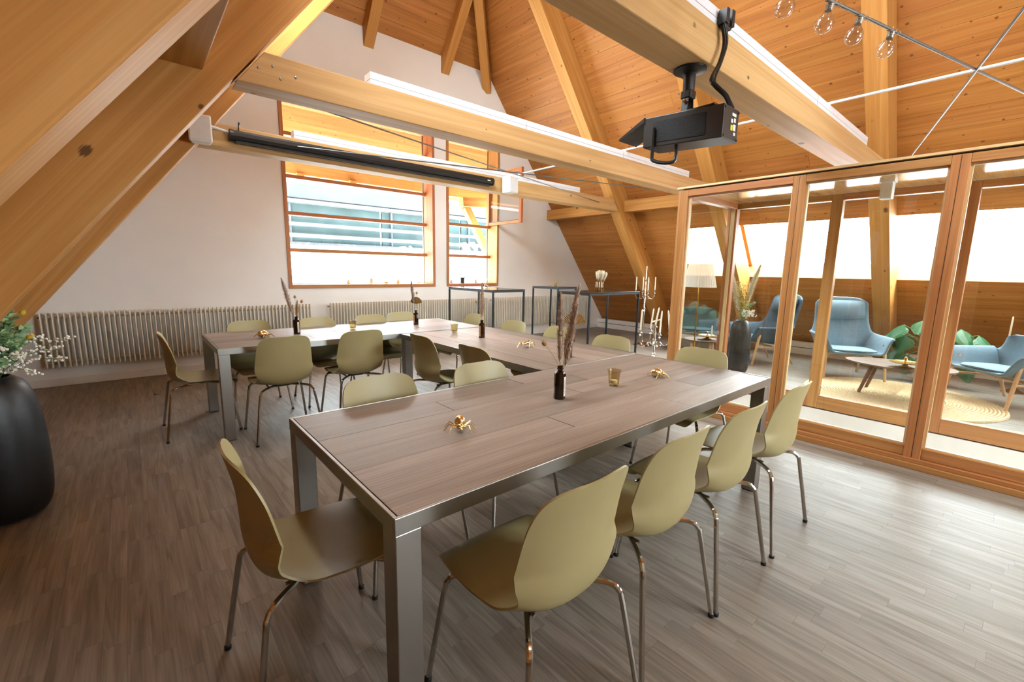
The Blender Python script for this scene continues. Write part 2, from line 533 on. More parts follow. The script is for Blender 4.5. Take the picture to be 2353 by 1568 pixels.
# ================================================================== STRUCTURE
Y_BACK, Y_REAR = 7.04, -4.2
C_R, C_L = 11.80, 2.34          # roof planes: z = C_R - 1.275 x  and  z = C_L + 1.275 x
U_R, U_L = 11.22, 1.745         # undersides of the rafters
HIP_Z = 4.965
XR0, XL0 = C_R / 1.275, -C_L / 1.275
X_RIDGE = (C_R - C_L) / 2.55
Z_RIDGE = C_L + 1.275 * X_RIDGE
TRUSS_Y = [-0.72, 1.24, 3.205, 5.04]
HOLE = (4.33, 5.40, -3.6, 2.31)  # stairwell inside the glass enclosure
# ---- floor: slab and parquet strips
floor = thing('floor', kind='structure')
g = G()
for (x0, x1, y0, y1) in [(-2.4, HOLE[0] - .03, Y_REAR - .3, Y_BACK + .3), (HOLE[1] + .06, 9.8, Y_REAR - .3, Y_BACK + .3), (HOLE[0] - .03, HOLE[1] + .06, HOLE[3] + .05, Y_BACK + .3), (HOLE[0], HOLE[1], Y_REAR - .3, HOLE[2])]:
    G().box(x0, x1, y0, y1, -0.3, -0.012).build('floor_slab', M['slab'], floor)
strips = []
rf = random.Random(3)
SWD = 0.07
x = -1.95
while x < 9.3:
    y = -2.6 - rf.random() * 0.46
    while y < Y_BACK:
        L = 0.46 * rf.choice((1, 1, 1, 1.12, 0.86))
        y0, y1 = y, min(y + L, Y_BACK)
        if x + SWD > HOLE[0] - .02 and x < HOLE[1] + .02:
            y0 = max(y0, HOLE[3] + 0.01)
        if y1 - y0 > 0.03:
            strips.append((x, y0, y1, rf.random()))
        y += L
    x += SWD
def seen_size(st):
    x, y0, y1, r = st
    ps = [project((a, b, 0)) for a, b in ((x, y0), (x + SWD, y0), (x + SWD, y1), (x, y1))]
    if any(p is None for p in ps): return 0
    cx_, cy_ = sum(p[0] for p in ps) / 4, sum(p[1] for p in ps) / 4
    if not (-20 < cx_ < FW + 20 and 0 < cy_ < FH + 20): return 0
    return abs(sum(ps[i][0] * ps[(i + 1) % 4][1] - ps[(i + 1) % 4][0] * ps[i][1] for i in range(4))) / 2
strips.sort(key=seen_size, reverse=True)
rest = G()
for i, (x, y0, y1, r) in enumerate(strips):
    a = (x + .0002, x + SWD - .0002, y0 + .0003, y1 - .0003, -0.011, 0.0)
    if i < 300:
        G().box(*a, rnd=r).build('parquet_strip', M['floor'], floor, base=(x, y0, -0.011))
    else:
        rest.box(*a, rnd=r)
tag(rest.build('parquet_strips', M['floor'], floor), kind='stuff')
# ---- stairwell below the enclosure
well = thing('wall_stairwell', kind='structure')
G().box(5.40, 5.52, HOLE[2], 2.45, -2.0, -0.012).build('stairwell_side', M['white'], well)
G().box(4.22, 4.33, HOLE[2], 2.45, -2.0, -0.012).build('stairwell_side', M['white'], well)
G().box(4.33, 5.40, 2.31, 2.42, -2.0, -0.012).build('stairwell_end', M['white'], well)
G().box(4.33, 5.40, HOLE[2], 2.31, -2.05, -1.9).build('stairwell_landing', M['white'], well)
# ---- back wall with two window openings
W1 = (1.75, 4.20)
W2 = (4.445, 5.66)
WZ0, WZ1 = 1.065, 3.75
def profile(x):
    return min(C_L + 1.275 * x, HIP_Z + 0.03, C_R - 1.275 * x)
def wall_piece(parent, x0, x1, z0, z1, y0, y1, mat, name='plaster_field'):
    """piece of a gable wall between x0,x1 and z0,z1, cut off by the roof planes"""
    xs = sorted({x0, x1} | {q for q in ((HIP_Z + .03 - C_L) / 1.275, (C_R - HIP_Z - .03) / 1.275) if x0 < q < x1})
    for a, b in zip(xs, xs[1:]):
        za, zb = min(z1, profile(a)), min(z1, profile(b))
        pts = [(a, z0), (b, z0), (b, max(zb, z0)), (a, max(za, z0))]
        G().hexa([(px, y0, pz) for px, pz in pts] + [(px, y1, pz) for px, pz in pts]).build(name, mat, parent)
wall_b = thing('wall_back', kind='structure')
for (a, b, z0, z1) in [(XL0 - .0, W1[0], -.012, 9), (W1[0], W1[1], -.012, WZ0), (W1[0], W1[1], WZ1, 9), (W1[1], W2[0], -.012, 9), (W2[0], W2[1], -.012, WZ0), (W2[0], W2[1], WZ1, 9), (W2[1], XR0, -.012, 9)]:
    wall_piece(wall_b, a, b, z0, z1, Y_BACK, Y_BACK + .32, M['wall'])
G().box(XL0 + .02, 8.92, Y_BACK - .016, Y_BACK, 0.0, 0.085).build('baseboard_back', M['white'], None, bevel=.003)['kind'] = 'structure'
# ---- gable wall behind the viewer, with an unseen window added for light
wall_f = thing('wall_front', kind='structure')
RW = (2.9, 4.5)
for (a, b, z0, z1) in [(XL0, RW[0], -.012, 9), (RW[0], RW[1], -.012, 1.0), (RW[0], RW[1], 3.75, 9), (RW[1], XR0, -.012, 9)]:
    wall_piece(wall_f, a, b, z0, z1, Y_REAR - .3, Y_REAR, M['wall'])
# gable triangle above hip height on the rear side
G().hexa([(p[0], Y_REAR - .3, p[1]) for p in ((2.05, 4.9), (5.37, 4.9), (X_RIDGE + .01, Z_RIDGE), (X_RIDGE - .01, Z_RIDGE))] + [(p[0], Y_REAR, p[1]) for p in ((2.05, 4.9), (5.37, 4.9), (X_RIDGE + .01, Z_RIDGE), (X_RIDGE - .01, Z_RIDGE))]).build('plaster_field', M['wall'], wall_f)
# ---- roof slopes: slabs and boards
S_A, S_B = 1.345 / SN, 2.16 / SN      # roof window band, measured up the slope
SKY_Y1, SKY_Y0 = 4.20, -2.58
S_R = Z_RIDGE / SN
nR, nL, nH = Vector((-SN, 0, -CS)), Vector((SN, 0, -CS)), Vector((0, -SN, -CS))
def pR(s, y, d=0.0):
    return Vector((XR0 - s * CS, y, s * SN)) + nR * d
def pL(s, y, d=0.0):
    return Vector((XL0 + s * CS, y, s * SN)) + nL * d
def y_hip(z):
    return Y_BACK - max(0.0, z - HIP_Z) / 1.275
def slab(parent, f, s0, s1, y0, y1, d0, d1, mat, name='roof_panel'):
    G().hexa([f(s0, y0, d0), f(s1, y0, d0), f(s1, y1, d0), f(s0, y1, d0), f(s0, y0, d1), f(s1, y0, d1), f(s1, y1, d1), f(s0, y1, d1)]).build(name, mat, parent)
ceil_r = thing('ceiling_window_slope', kind='structure')
for a in [(-.5, S_A, Y_REAR - .3, 8.6), (S_B, S_R + .4, Y_REAR - .3, 8.6), (S_A, S_B, SKY_Y1, 8.6), (S_A, S_B, Y_REAR - .3, SKY_Y0)]:
    slab(ceil_r, pR, a[0], a[1], a[2], a[3], -.021, -.36, M['board'])
ceil_l = thing('ceiling_plain_slope', kind='structure')
LW = (S_B + 9 * (S_R - S_B) / 30, S_B + 15 * (S_R - S_B) / 30)   # two roof windows high on the plain slope, and an added third
LWY = [(-2.3, -1.05), (1.70, 2.95), (3.62, 4.82)]  # first one, unseen behind the viewer, is added to light the near chairs
for a in [(-.5, LW[0], Y_REAR - .3, 8.6), (LW[1], S_R + .4, Y_REAR - .3, 8.6), ] + [(LW[0], LW[1], p, q) for p, q in zip([Y_REAR - .3] + [w[1] for w in LWY], [w[0] for w in LWY] + [8.6])]:
    slab(ceil_l, pL, a[0], a[1], a[2], a[3], -.021, -.26, M['board'])
rb = random.Random(5)
def row_edges():
    e = [S_A * i / 8 for i in range(8)] + [S_A + (S_B - S_A) * i / 5 for i in range(5)]
    n = 30
    return e + [S_B + (S_R - S_B) * i / n for i in range(n + 1)]
E_ = row_edges()
for i, (s0, s1) in enumerate(zip(E_, E_[1:])):
    mid = (s0 + s1) / 2
    ylo = SKY_Y1 if S_A < mid < S_B else Y_REAR
    ya, yb = y_hip(s0 * SN), y_hip(s1 * SN)
    y = ylo
    first = True
    while y < min(ya, yb) - .3:
        L = rb.uniform(1.2, 4.4) if first else rb.uniform(3.2, 4.6)
        first = False
        y2 = y + L
        if y2 > min(ya, yb) - 1.0: ea, eb, y2 = ya, yb, 99
        else: ea, eb = y2, y2
        q = [pR(s0 + .0012, y + .001), pR(s0 + .0012, ea - .001), pR(s1 - .0012, eb - .001), pR(s1 - .0012, y + .001)]
        plate('ceiling_board', q, nR, .02, M['board'], ceil_r)
        y = y2
for s0, s1 in zip(E_, E_[1:]):
    ya, yb = y_hip(s0 * SN), y_hip(s1 * SN)
    cuts = list(zip([Y_REAR] + [w[1] for w in LWY], [w[0] for w in LWY] + [None])) if LW[0] < (s0 + s1) / 2 < LW[1] else [(Y_REAR, None)]
    for y0, y1 in cuts:
        plate('ceiling_board', [pL(s0 + .0012, y0), pL(s0 + .0012, y1 or ya - .001), pL(s1 - .0012, y1 or yb - .001), pL(s1 - .0012, y0)], nL, .02, M['board'], ceil_l)
# hip end: inside triangle and the eaves soffit outside the back wall
ceil_h = thing('ceiling_hip', kind='structure')
def xl(z): return (z - C_L) / 1.275
def xr(z): return (C_R - z) / 1.275
def pH(s, x, d=0.0):
    return Vector((x, Y_BACK - s * CS, HIP_Z + s * SN)) + nH * d
S_H = (Z_RIDGE - HIP_Z) / SN
G().hexa([pH(-2.62, -.5, -.021), pH(-2.62, 8.4, -.021), pH(S_H + .3, 8.4, -.021), pH(S_H + .3, -.5, -.021), pH(-2.62, -.5, -.3), pH(-2.62, 8.4, -.3), pH(S_H + .3, 8.4, -.3), pH(S_H + .3, -.5, -.3)])
def hip_panel(s0, s1, ext):
    z0, z1 = HIP_Z + s0 * SN, HIP_Z + s1 * SN
    a = [pH(s0, xl(z0) - ext, -.021), pH(s0, xr(z0) + ext, -.021), pH(s1, xr(z1) + ext, -.021), pH(s1, xl(z1) - ext, -.021)]
    b = [p - nH * .28 for p in a]
    G().hexa(a + b).build('roof_panel', M['board'], ceil_h)
hip_panel(-2.62, S_H + .02, .0)
nrow = 13
for i in range(nrow):
    s0, s1 = S_H * i / nrow, S_H * (i + 1) / nrow
    z0, z1 = HIP_Z + s0 * SN, HIP_Z + s1 * SN
    plate('ceiling_board', [pH(s0 + .0012, xl(z0)), pH(s0 + .0012, xr(z0)), pH(s1 - .0012, xr(z1)), pH(s1 - .0012, xl(z1))], nH, .02, M['board'], ceil_h)
for i in range(11):
    s0, s1 = -2.62 + i * .2, -2.62 + (i + 1) * .2
    plate('soffit_board', [pH(s0 + .0012, 0.0), pH(s0 + .0012, 7.4), pH(s1 - .0012, 7.4), pH(s1 - .0012, 0.0)], nH, .02, M['board'], ceil_h)
# ---- trusses: rafter pairs and tie beams
TW = 0.20
depth = (C_L - U_L) * CS
names_t = ['nearest the viewer, half out of the picture', 'that carries the projector', 'with the wide light tray above the long table', 'that carries the rolled screen']
left_lab = ['broad pine rafter of the plain slope behind the viewer', 'huge pine rafter crossing the upper corner closest to the camera', 'pine rafter meeting the bolted end of the middle tie beam', 'pine rafter beside the white gable wall meeting the screen beam']
right_lab = ['pine rafter over the lounge behind the viewer', 'pine rafter on the boarded slope behind the bulb cable', 'pine rafter on the boarded slope behind the projector', 'pine rafter on the boarded slope closest to the white gable wall']
for i, y in enumerate(TRUSS_Y):
    yc = y + TW / 2
    a = Vector((-.02 / 1.275 - U_L / 1.275, yc, -.012))
    b = Vector((X_RIDGE, yc, U_L + 1.275 * X_RIDGE))
    tag(timber('roof_rafter', a, b, -nL, TW, depth, M['pine'], cut0=-depth / 1.275 * 0, cut1=depth * 1.275), left_lab[i], 'rafter', 'roof rafters')
    a = Vector((U_R / 1.275, yc, -.012))
    b = Vector((X_RIDGE, yc, U_R - 1.275 * X_RIDGE))
    tag(timber('roof_rafter', a, b, -nR, TW, depth, M['pine'], cut1=depth * 1.275), right_lab[i], 'rafter', 'roof rafters')
beam_lab = ['pine tie beam behind the viewer', 'pine tie beam carrying the projector', 'pine tie beam with bolted end and a white light tray along its top', 'pine tie beam with the black rolled screen and two white loudspeakers']
for i, y in enumerate(TRUSS_Y):
    o = timber('tie_beam', (0.585, y + TW / 2, 2.47), (6.84, y + TW / 2, 2.47), (0, 0, 1), TW, .20, M['beam'], cut0=.157, cut1=-.157)
    tag(o, beam_lab[i], 'beam', 'tie beams')
    for (bx, bz) in ((.12, .1), (.2, .13), (.24, .07), (.33, .1), (6.0, .08), (6.1, .14)):
        bo = G().lathe([(.009, 0), (.009, .003), (.004, .005)], 8).build('bolt', M['bolt'], o, matrix=Matrix.Translation((bx, -TW / 2, bz)) @ Matrix.Rotation(rad(90), 4, 'X'))
        bo.matrix_local = Matrix.Translation((bx, -TW / 2, bz)) @ Matrix.Rotation(rad(90), 4, 'X')
# purlins along both slopes between the rafters
spans = [(Y_REAR, -.72), (-.52, 1.24), (1.44, 3.205), (3.405, 5.04), (5.24, Y_BACK)]
pl_lab = ['behind the viewer', 'above the lounge armchairs', 'behind the projector beam', 'between the two beams by the glass enclosure', 'reaching the white gable wall']
for i, (a, b) in enumerate(spans):
    tag(timber('roof_purlin', (7.10, a, 2.475), (7.10, b, 2.475), (0, 0, 1), .20, .20, M['pine']), 'short pine purlin on the window slope ' + pl_lab[i], 'purlin', 'purlins')
    if i < 4:
        tag(timber('roof_purlin', (.32, a, 2.475), (.32, b, 2.475), (0, 0, 1), .20, .20, M['pine']), 'short pine purlin on the plain slope ' + ['behind the viewer', 'beside the viewer', 'tucked between the two big rafters', 'next to the speaker and screen'][i], 'purlin', 'purlins')
# jack rafters of the hip and the two hip rafters
for i, x in enumerate((3.08, 4.44)):
    a = Vector((x, Y_BACK - .0, 4.965 - .27))
    b = a + Vector((0, -1, 1.275)) * ((1.62, 0.86)[i])
    tag(timber('roof_jack_rafter', a, b, -nH, .16, .165, M['pine']), ('narrow rafter of the hip end next to the big rafters', 'narrow rafter of the hip end between its two neighbours')[i], 'rafter', 'hip end rafters')
for sgn, x, lab in ((-1, xr(HIP_Z), 'hip rafter following the crease between hip end and window slope'), (1, xl(HIP_Z), 'hip rafter hidden behind the big rafters of the plain slope')):
    a = Vector((x - sgn * .22 * 0 + sgn * .02, Y_BACK, HIP_Z - .36))
    b = a + Vector((sgn, -1, 1.275)) * 1.62
    tag(timber('roof_hip_rafter', a, b, Vector((-sgn * .45, .45, 1)), .15, .20, M['pine']), lab, 'rafter', 'hip end rafters')
# ---- windows of the back wall
def bar(name, x0, x1, y0, y1, z0, z1, mat, parent, bevel=.004):
    """frame member as its own mesh, grain along its longest side"""
    d = (x1 - x0, y1 - y0, z1 - z0)
    k = d.index(max(d))
    ax = Vector([(1, 0, 0), (0, 1, 0), (0, 0, 1)][k])
    up = Vector((0, 0, 1)) if k != 2 else Vector((0, 1, 0))
    c = Vector(((x0 + x1) / 2, (y0 + y1) / 2, (z0 + z1) / 2))
    m = frame_mat(c, ax, up)
    mi = m.to_3x3().inverted()
    h = mi @ Vector(d) / 2
    h = Vector((abs(h.x), abs(h.y), abs(h.z)))
    return G().box(-h.x, h.x, -h.y, h.y, -h.z, h.z).build(name, mat, parent, bevel=bevel, matrix=m)
def gable_window(n, x0, x1, bars, open_sash=None):
    w = thing('window_%d' % n, kind='structure')
    ya, yb = Y_BACK - .018, Y_BACK + .345
    F = M['frame']
    bar('window_jamb', x0, x0 + .05, ya, yb, WZ0, WZ1, F, w)
    bar('window_jamb', x1 - .05, x1, ya, yb, WZ0, WZ1, F, w)
    bar('window_head', x0 + .05, x1 - .05, ya, yb, WZ1 - .05, WZ1, F, w)
    bar('window_sill', x0 + .05, x1 - .05, ya, yb, WZ0, WZ0 + .055, F, w)
    z = WZ0 + .055
    for zb in bars + [WZ1 - .05]:
        if zb < WZ1 - .06:
            bar('glazing_bar', x0 + .05, x1 - .05, Y_BACK + .21, Y_BACK + .33, zb - .026, zb + .026, F, w)
        top = zb - .022 if zb < WZ1 - .06 else zb
        if not (open_sash and z > 2.1 and z < 2.4):
            pane_y('window_pane', x0 + .05, x1 - .05, Y_BACK + .303, z, top, M['pane'], w)
            bar('black_gasket', x0 + .05, x1 - .05, Y_BACK + .294, Y_BACK + .309, z, z + .008, M['black'], w, 0)
            bar('black_gasket', x1 - .056, x1 - .05, Y_BACK + .292, Y_BACK + .309, z + .008, top, M['black'], w, 0)
        z = zb + .022
    return w
win1 = gable_window(1, W1[0], W1[1], [1.63, 2.165, 2.69, 3.28])
win2 = gable_window(2, W2[0], W2[1], [1.64, 2.225, 3.27], True)
# the open sash, hinged at the far jamb and standing square into the room
sash = thing('casement_sash', 'open wooden casement sash swung into the room from the narrow window', 'window sash', (5.58, 6.27, 2.25))
sx0, sx1, sy0, sy1, sz0, sz1 = 5.545, 5.60, 6.25, 7.27, 2.255, 3.235
bar('sash_stile', sx0, sx1, sy0, sy0 + .06, sz0, sz1, M['frame'], sash)
bar('sash_stile', sx0, sx1, sy1 - .06, sy1, sz0, sz1, M['frame'], sash)
bar('sash_rail', sx0, sx1, sy0 + .06, sy1 - .06, sz0, sz0 + .06, M['frame'], sash)
bar('sash_rail', sx0, sx1, sy0 + .06, sy1 - .06, sz1 - .06, sz1, M['frame'], sash)
pane_x('sash_pane', 5.572, sy0 + .06, sy1 - .06, sz0 + .06, sz1 - .06, M['sheet'], sash)
bar('sash_gasket', sx0 - .004, sx0, sy0 + .05, sy1 - .05, sz0 + .05, sz0 + .058, M['black'], sash, 0)
G().tube([(5.60, 6.28, 2.68), (5.635, 6.28, 2.68), (5.635, 6.28, 2.60)], .008).build('sash_handle', M['bolt'], sash, True)
# ---- roof window band over the lounge
win3 = thing('window_3', kind='structure')
edges = [SKY_Y0, -.62, 1.34, 3.305, SKY_Y1]
for a, b in zip(edges, edges[1:]):
    pane('roof_pane', [pR(S_A, a + .03, -.34), pR(S_B, a + .03, -.34), pR(S_B, b - .03, -.34), pR(S_A, b - .03, -.34)], M['pane'], win3)
for a in edges[1:-1]:
    slab(win3, pR, S_A, S_B, a - .03, a + .03, -.30, -.36, M['board'], 'roof_mullion')
win5 = thing('window_5', kind='structure')
for a, b in LWY:
    pane('roof_pane', [pL(LW[0], a, -.24), pL(LW[1], a, -.24), pL(LW[1], b, -.24), pL(LW[0], b, -.24)], M['pane'], win5)
# panes of the added rear window, never in view
win4_added = thing('window_4', kind='structure')
for k in range(2):
    a = RW[0] + (RW[1] - RW[0]) * k / 2
    b = RW[0] + (RW[1] - RW[0]) * (k + 1) / 2
    bar('window_mullion', a, a + .06, Y_REAR - .2, Y_REAR - .1, 1.0, 3.75, M['frame'], win4_added)
    pane_y('window_pane', a + .06, b, Y_REAR - .16, 1.0, 3.75, M['pane'], win4_added)
# ---- outside: eaves timber, neighbouring building, ground
eave = tag(timber('eaves_beam', (0, 8.42, 2.93), (7.6, 8.42, 2.93), (0, 0, 1), .16, .24, M['pine']), 'sunlit orange eaves beam outside the gable windows', 'beam')
for i, x in enumerate((2.35, 3.25)):
    tag(timber('eaves_bracket', (x, 8.28, 2.90), (x, 8.56, 2.90), (0, 0, 1), .12, .05, M['pine']), ('small timber block under the eaves beam, over the bird with raised tail', 'small timber block under the eaves beam next to the window jamb')[i], 'block', 'eaves blocks')
tag(timber('eaves_post', (5.40, 7.75, 2.66), (6.50, 7.75, 0.95), (0, 1, 0), .14, .14, M['pine'], cut0=0), 'slanting timber brace outside the narrow window', 'brace')
tag(timber('eaves_strut', (5.25, 7.75, 2.64), (6.9, 7.75, 2.75), (0, 0, 1), .16, .18, M['pine']), 'level timber strut outside the narrow window above the brace', 'strut')
nb = thing('exterior_building', 'neighbouring building with teal glass bands and pale louvres outside the windows', 'building', (6, 14, 0))
G().box(-6, 26, 14.2, 18, -3.5, 4.6).build('building_core', M['facade_white'], nb)
G().box(-6, 26, 13.9, 14.19, 3.32, 3.72).build('zinc_fascia', M['facade_grey'], nb)
for z0, z1 in ((2.98, 3.18), (2.62, 2.98), (2.30, 2.56), (2.09, 2.24)):
    xx = -6
    while xx < 26:
        G().box(xx + .02, xx + 3.04, 14.06, 14.12, z0, z1).build('glass_panel', M['facade_glass'], nb)
        xx += 3.1
for z in (3.22, 2.58, 2.27):
    G().tube([(-6, 13.85, z), (26, 13.85, z)], .06, 8).build('louvre_tube', M['louvre'], nb, True)
xx = 0.5
while xx < 20:
    G().box(xx, xx + .05, 13.98, 14.05, 2.06, 3.4).build('facade_mullion', M['louvre'], nb)
    xx += 3.1
G().box(-6, 26, 13.95, 14.19, 2.02, 2.09).build('zinc_fascia', M['facade_grey'], nb)
tag(G().box(-20, 40, 7.6, 14.2, -3.6, -3.5).build('exterior_ground', M['ground']), kind='structure')
# ---- long heater box under the window slope
heat = thing('heater_casing', 'long white heater casing with a dark slot along the foot of the window slope', 'heater', (8.95, 2, 0))
G().box(8.91, 9.05, Y_REAR, Y_BACK - .0005, 0.0, .112).build('lower_cover', M['white'], heat)
G().box(8.925, 9.05, Y_REAR, Y_BACK - .0005, .112, .124).build('air_slot', M['black'], heat)
G().box(8.91, 9.05, Y_REAR, Y_BACK - .0005, .124, .215).build('upper_cover', M['white'], heat, bevel=.004)
yy = -1.0
while yy < 7.0:
    G().box(8.908, 8.93, yy, yy + .02, .11, .126).build('slot_bridge', M['white'], heat)
    yy += .55
# ================================================================== GLASS ENCLOSURE
enc = thing('glass_enclosure', 'glazed timber-framed stair enclosure standing between the tables and the lounge', 'glass enclosure', (4.24, 2.41, 0))
ZT = 2.225
FP = [(2.31, 2.41), (1.30, 1.392), (.36, .455), (-.58, -.485), (-1.52, -1.425), (-2.46, -2.365), (-3.6, -3.5)]
for (a, b) in FP:
    bar('front_post', 4.24, 4.33, a, b, .07, ZT - .03, M['encl'], enc)
    bar('rear_post', 5.40, 5.48, a + .01, b + .015, .0, ZT - .04, M['encl'], enc)
for (a0, a1), (b0, b1) in zip(FP, FP[1:]):
    y0, y1 = b1, a0
    bar('front_top_rail', 4.24, 4.33, y0, y1, 2.135, ZT - .03, M['encl'], enc)
    bar('front_bottom_rail', 4.255, 4.32, y0, y1, .075, .155, M['encl'], enc)
    bar('rear_top_rail', 5.40, 5.48, y0 + .015, y1 + .01, 2.125, 2.185, M['encl'], enc)
    bar('rear_bottom_rail', 5.40, 5.48, y0 + .015, y1 + .01, .0, .135, M['encl'], enc)
    pn = pane_x('front_pane', 4.289, y0, y1, .155, 2.135, M['sheet'], enc)
    for (zz0, zz1) in ((.155, .167), (2.123, 2.135)):
        bar('glazing_bead', 4.275, 4.303, y0 + .012, y1 - .012, zz0, zz1, M['encl_light'], pn, 0)
    bar('glazing_bead', 4.272, 4.306, y0, y0 + .014, .155, 2.135, M['encl_light'], pn, 0)
    bar('glazing_bead', 4.272, 4.306, y1 - .014, y1, .155, 2.135, M['encl_light'], pn, 0)
    pane_x('rear_pane', 5.44, y0 + .015, y1 + .01, .135, 2.125, M['sheet'], enc)
for (a, b) in FP[1:6]:
    m_ = (a + b) / 2
    G().box(4.2395, 4.245, m_ - .0015, m_ + .0015, .08, ZT - .035).build('post_seam', M['black'], enc)
bar('floor_plinth', 4.20, 4.335, -3.6, 2.455, 0.0, .045, M['encl'], enc)
bar('floor_plinth', 4.22, 4.33, -3.6, 2.435, .045, .075, M['encl'], enc)
# end face towards the gable wall
bar('end_top_rail', 4.33, 5.40, 2.32, 2.40, 2.125, ZT - .03, M['encl'], enc)
bar('end_bottom_rail', 4.33, 5.40, 2.32, 2.40, 0, .135, M['encl'], enc)
pane_y('end_pane', 4.33, 5.40, 2.36, .135, 2.125, M['sheet'], enc)
for xx in (4.33, 5.386):
    bar('glazing_bead', xx, xx + .014, 2.342, 2.378, .135, 2.125, M['encl_light'], enc, 0)
yk = [-3.6, -2.41, -1.47, -.53, .41, 1.345, 2.40]
for a, b in zip(yk, yk[1:]):
    G().box(4.325, 5.49, a + .0015, b - .0015, 2.187, ZT - .018).build('roof_panel', M['ply'], enc)
bar('roof_edge', 4.225, 5.50, -3.6, 2.42, ZT - .018, ZT, M['encl_light'], enc, .002)
lamp = thing('enclosure_lamp', 'small frosted glass lamp under the roof of the glass enclosure', 'lamp', (4.9, .89, 2.187))
G().box(4.84, 4.96, .84, .94, 2.165, 2.187).build('lamp_base', M['alu'], lamp)
G().box(4.85, 4.95, .85, .93, 2.03, 2.165).build('lamp_glass', plain('frosted_lamp_glass', C('#dfe2da'), 0.5), lamp, bevel=.006)
# ================================================================== RADIATORS
def radiator(x0, x1, lab):
    t = thing('radiator', lab, 'radiator', ((x0 + x1) / 2, 6.93, .235), 'ribbed radiators on the gable wall')
    n = int((x1 - x0) / .0455)
    fin = None
    for i in range(n + 1):
        x = x0 + (x1 - x0) * i / n
        if fin is None:
            fin = G().box(x - .0065, x + .0065, 6.868, 6.945, .235, .842).build('radiator_fin', M['rad'], t, bevel=.004)
            first = x
        else:
            f = fin.copy()
            COL.objects.link(f)
            f.location.x = x - first
    for z in (.28, .79):
        G().tube([(x0, 6.965, z), (x1, 6.965, z)], .018, 8).build('header_pipe', M['rad'], t, True)
    G().tube([(x0 - .03, 6.965, .79), (x0, 6.965, .79)], .012, 8).build('bleed_valve', M['bolt'], t, True)
    for q in (.2, .8):
        xq = x0 + (x1 - x0) * q
        G().box(xq - .02, xq + .02, 6.97, 7.038, .5, .6).build('wall_bracket', M['rad'], t)
radiator(-.775, 1.985, 'ribbed cream radiator beside the flower vase, the one with widely lit ribs')
radiator(2.29, 5.27, 'long ribbed cream radiator under the two gable windows')
radiator(5.43, 8.21, 'ribbed cream radiator behind the bar tables next to the boarded slope')
# ================================================================== TABLES
TZ = .75
def table(name, lab, x0, x1, y0, y1, along, rows, joints, seed):
    t = thing(name, lab, 'table', ((x0 + x1) / 2, (y0 + y1) / 2, 0), 'steel-edged plank tables')
    w = .012
    bar('apron', x0, x1, y0, y0 + w, .70, TZ, M['steel'], t, .002)
    bar('apron', x0, x1, y1 - w, y1, .70, TZ, M['steel'], t, .002)
    bar('apron', x0, x0 + w, y0 + w, y1 - w, .70, TZ, M['steel'], t, .002)
    bar('apron', x1 - w, x1, y0 + w, y1 - w, .70, TZ, M['steel'], t, .002)
    G().box(x0 + w, x1 - w, y0 + w, y1 - w, .705, .722).build('underframe', M['blackmetal'], t)
    for (lx, ly) in ((x0, y0), (x1 - .08, y0), (x0, y1 - .08), (x1 - .08, y1 - .08)):
        lg = G().box(lx + .001, lx + .079, ly + .001, ly + .079, .004, .70).build('leg', M['steel'], t, bevel=.003)
        G().box(lx + .004, lx + .076, ly + .004, ly + .076, 0, .004).build('leg_glide', M['black'], lg)
    r_ = random.Random(seed)
    a0, a1 = (x0 + w + .002, x1 - w - .002) if along == 'x' else (y0 + w + .002, y1 - w - .002)
    b0, b1 = (y0 + w + .002, y1 - w - .002) if along == 'x' else (x0 + w + .002, x1 - w - .002)
    for i in range(rows):
        c0, c1 = b0 + (b1 - b0) * i / rows, b0 + (b1 - b0) * (i + 1) / rows
        cuts = [a0] + [a0 + (a1 - a0) * q for q in joints[i % len(joints)]] + [a1]
        for u0, u1 in zip(cuts, cuts[1:]):
            z1 = TZ - .0015 - r_.random() * .0008
            if along == 'x':
                G().box(u0 + .002, u1 - .002, c0 + .0006, c1 - .0006, .722, z1).build('plank', M['plank'], t, base=(u0, c0, .722), bevel=.0008)
            else:
                m = frame_mat(((c0 + c1) / 2, u0, .722), (0, 1, 0), (0, 0, 1))
                G().box(.0012, u1 - u0 - .0012, -(c1 - c0) / 2 + .0006, (c1 - c0) / 2 - .0006, 0, z1 - .722).build('plank', M['plank'], t, matrix=m, bevel=.0008)
    return t
table('long_table', 'plank table closest to the camera, lengthwise, with the gold spider and the flower bottle', .46, 3.0, .985, 1.985, 'x', 6, [[.62], [.35, .78], [.70], [.52], [.24, .62], [.47]], 1)
table('link_table', 'plank table joining the two lengthwise tables, with the gold cricket on it', 1.975, 3.03, 1.99, 3.965, 'y', 6, [[.4], [.66], [.3], [.55], [.72], [.45]], 2)
table('far_table', 'plank table closest to the radiators, lengthwise, with three chairs tucked in behind', .46, 3.0, 3.995, 5.0, 'x', 6, [[.55], [.3, .75], [.6], [.42], [.2, .66], [.5]], 3)
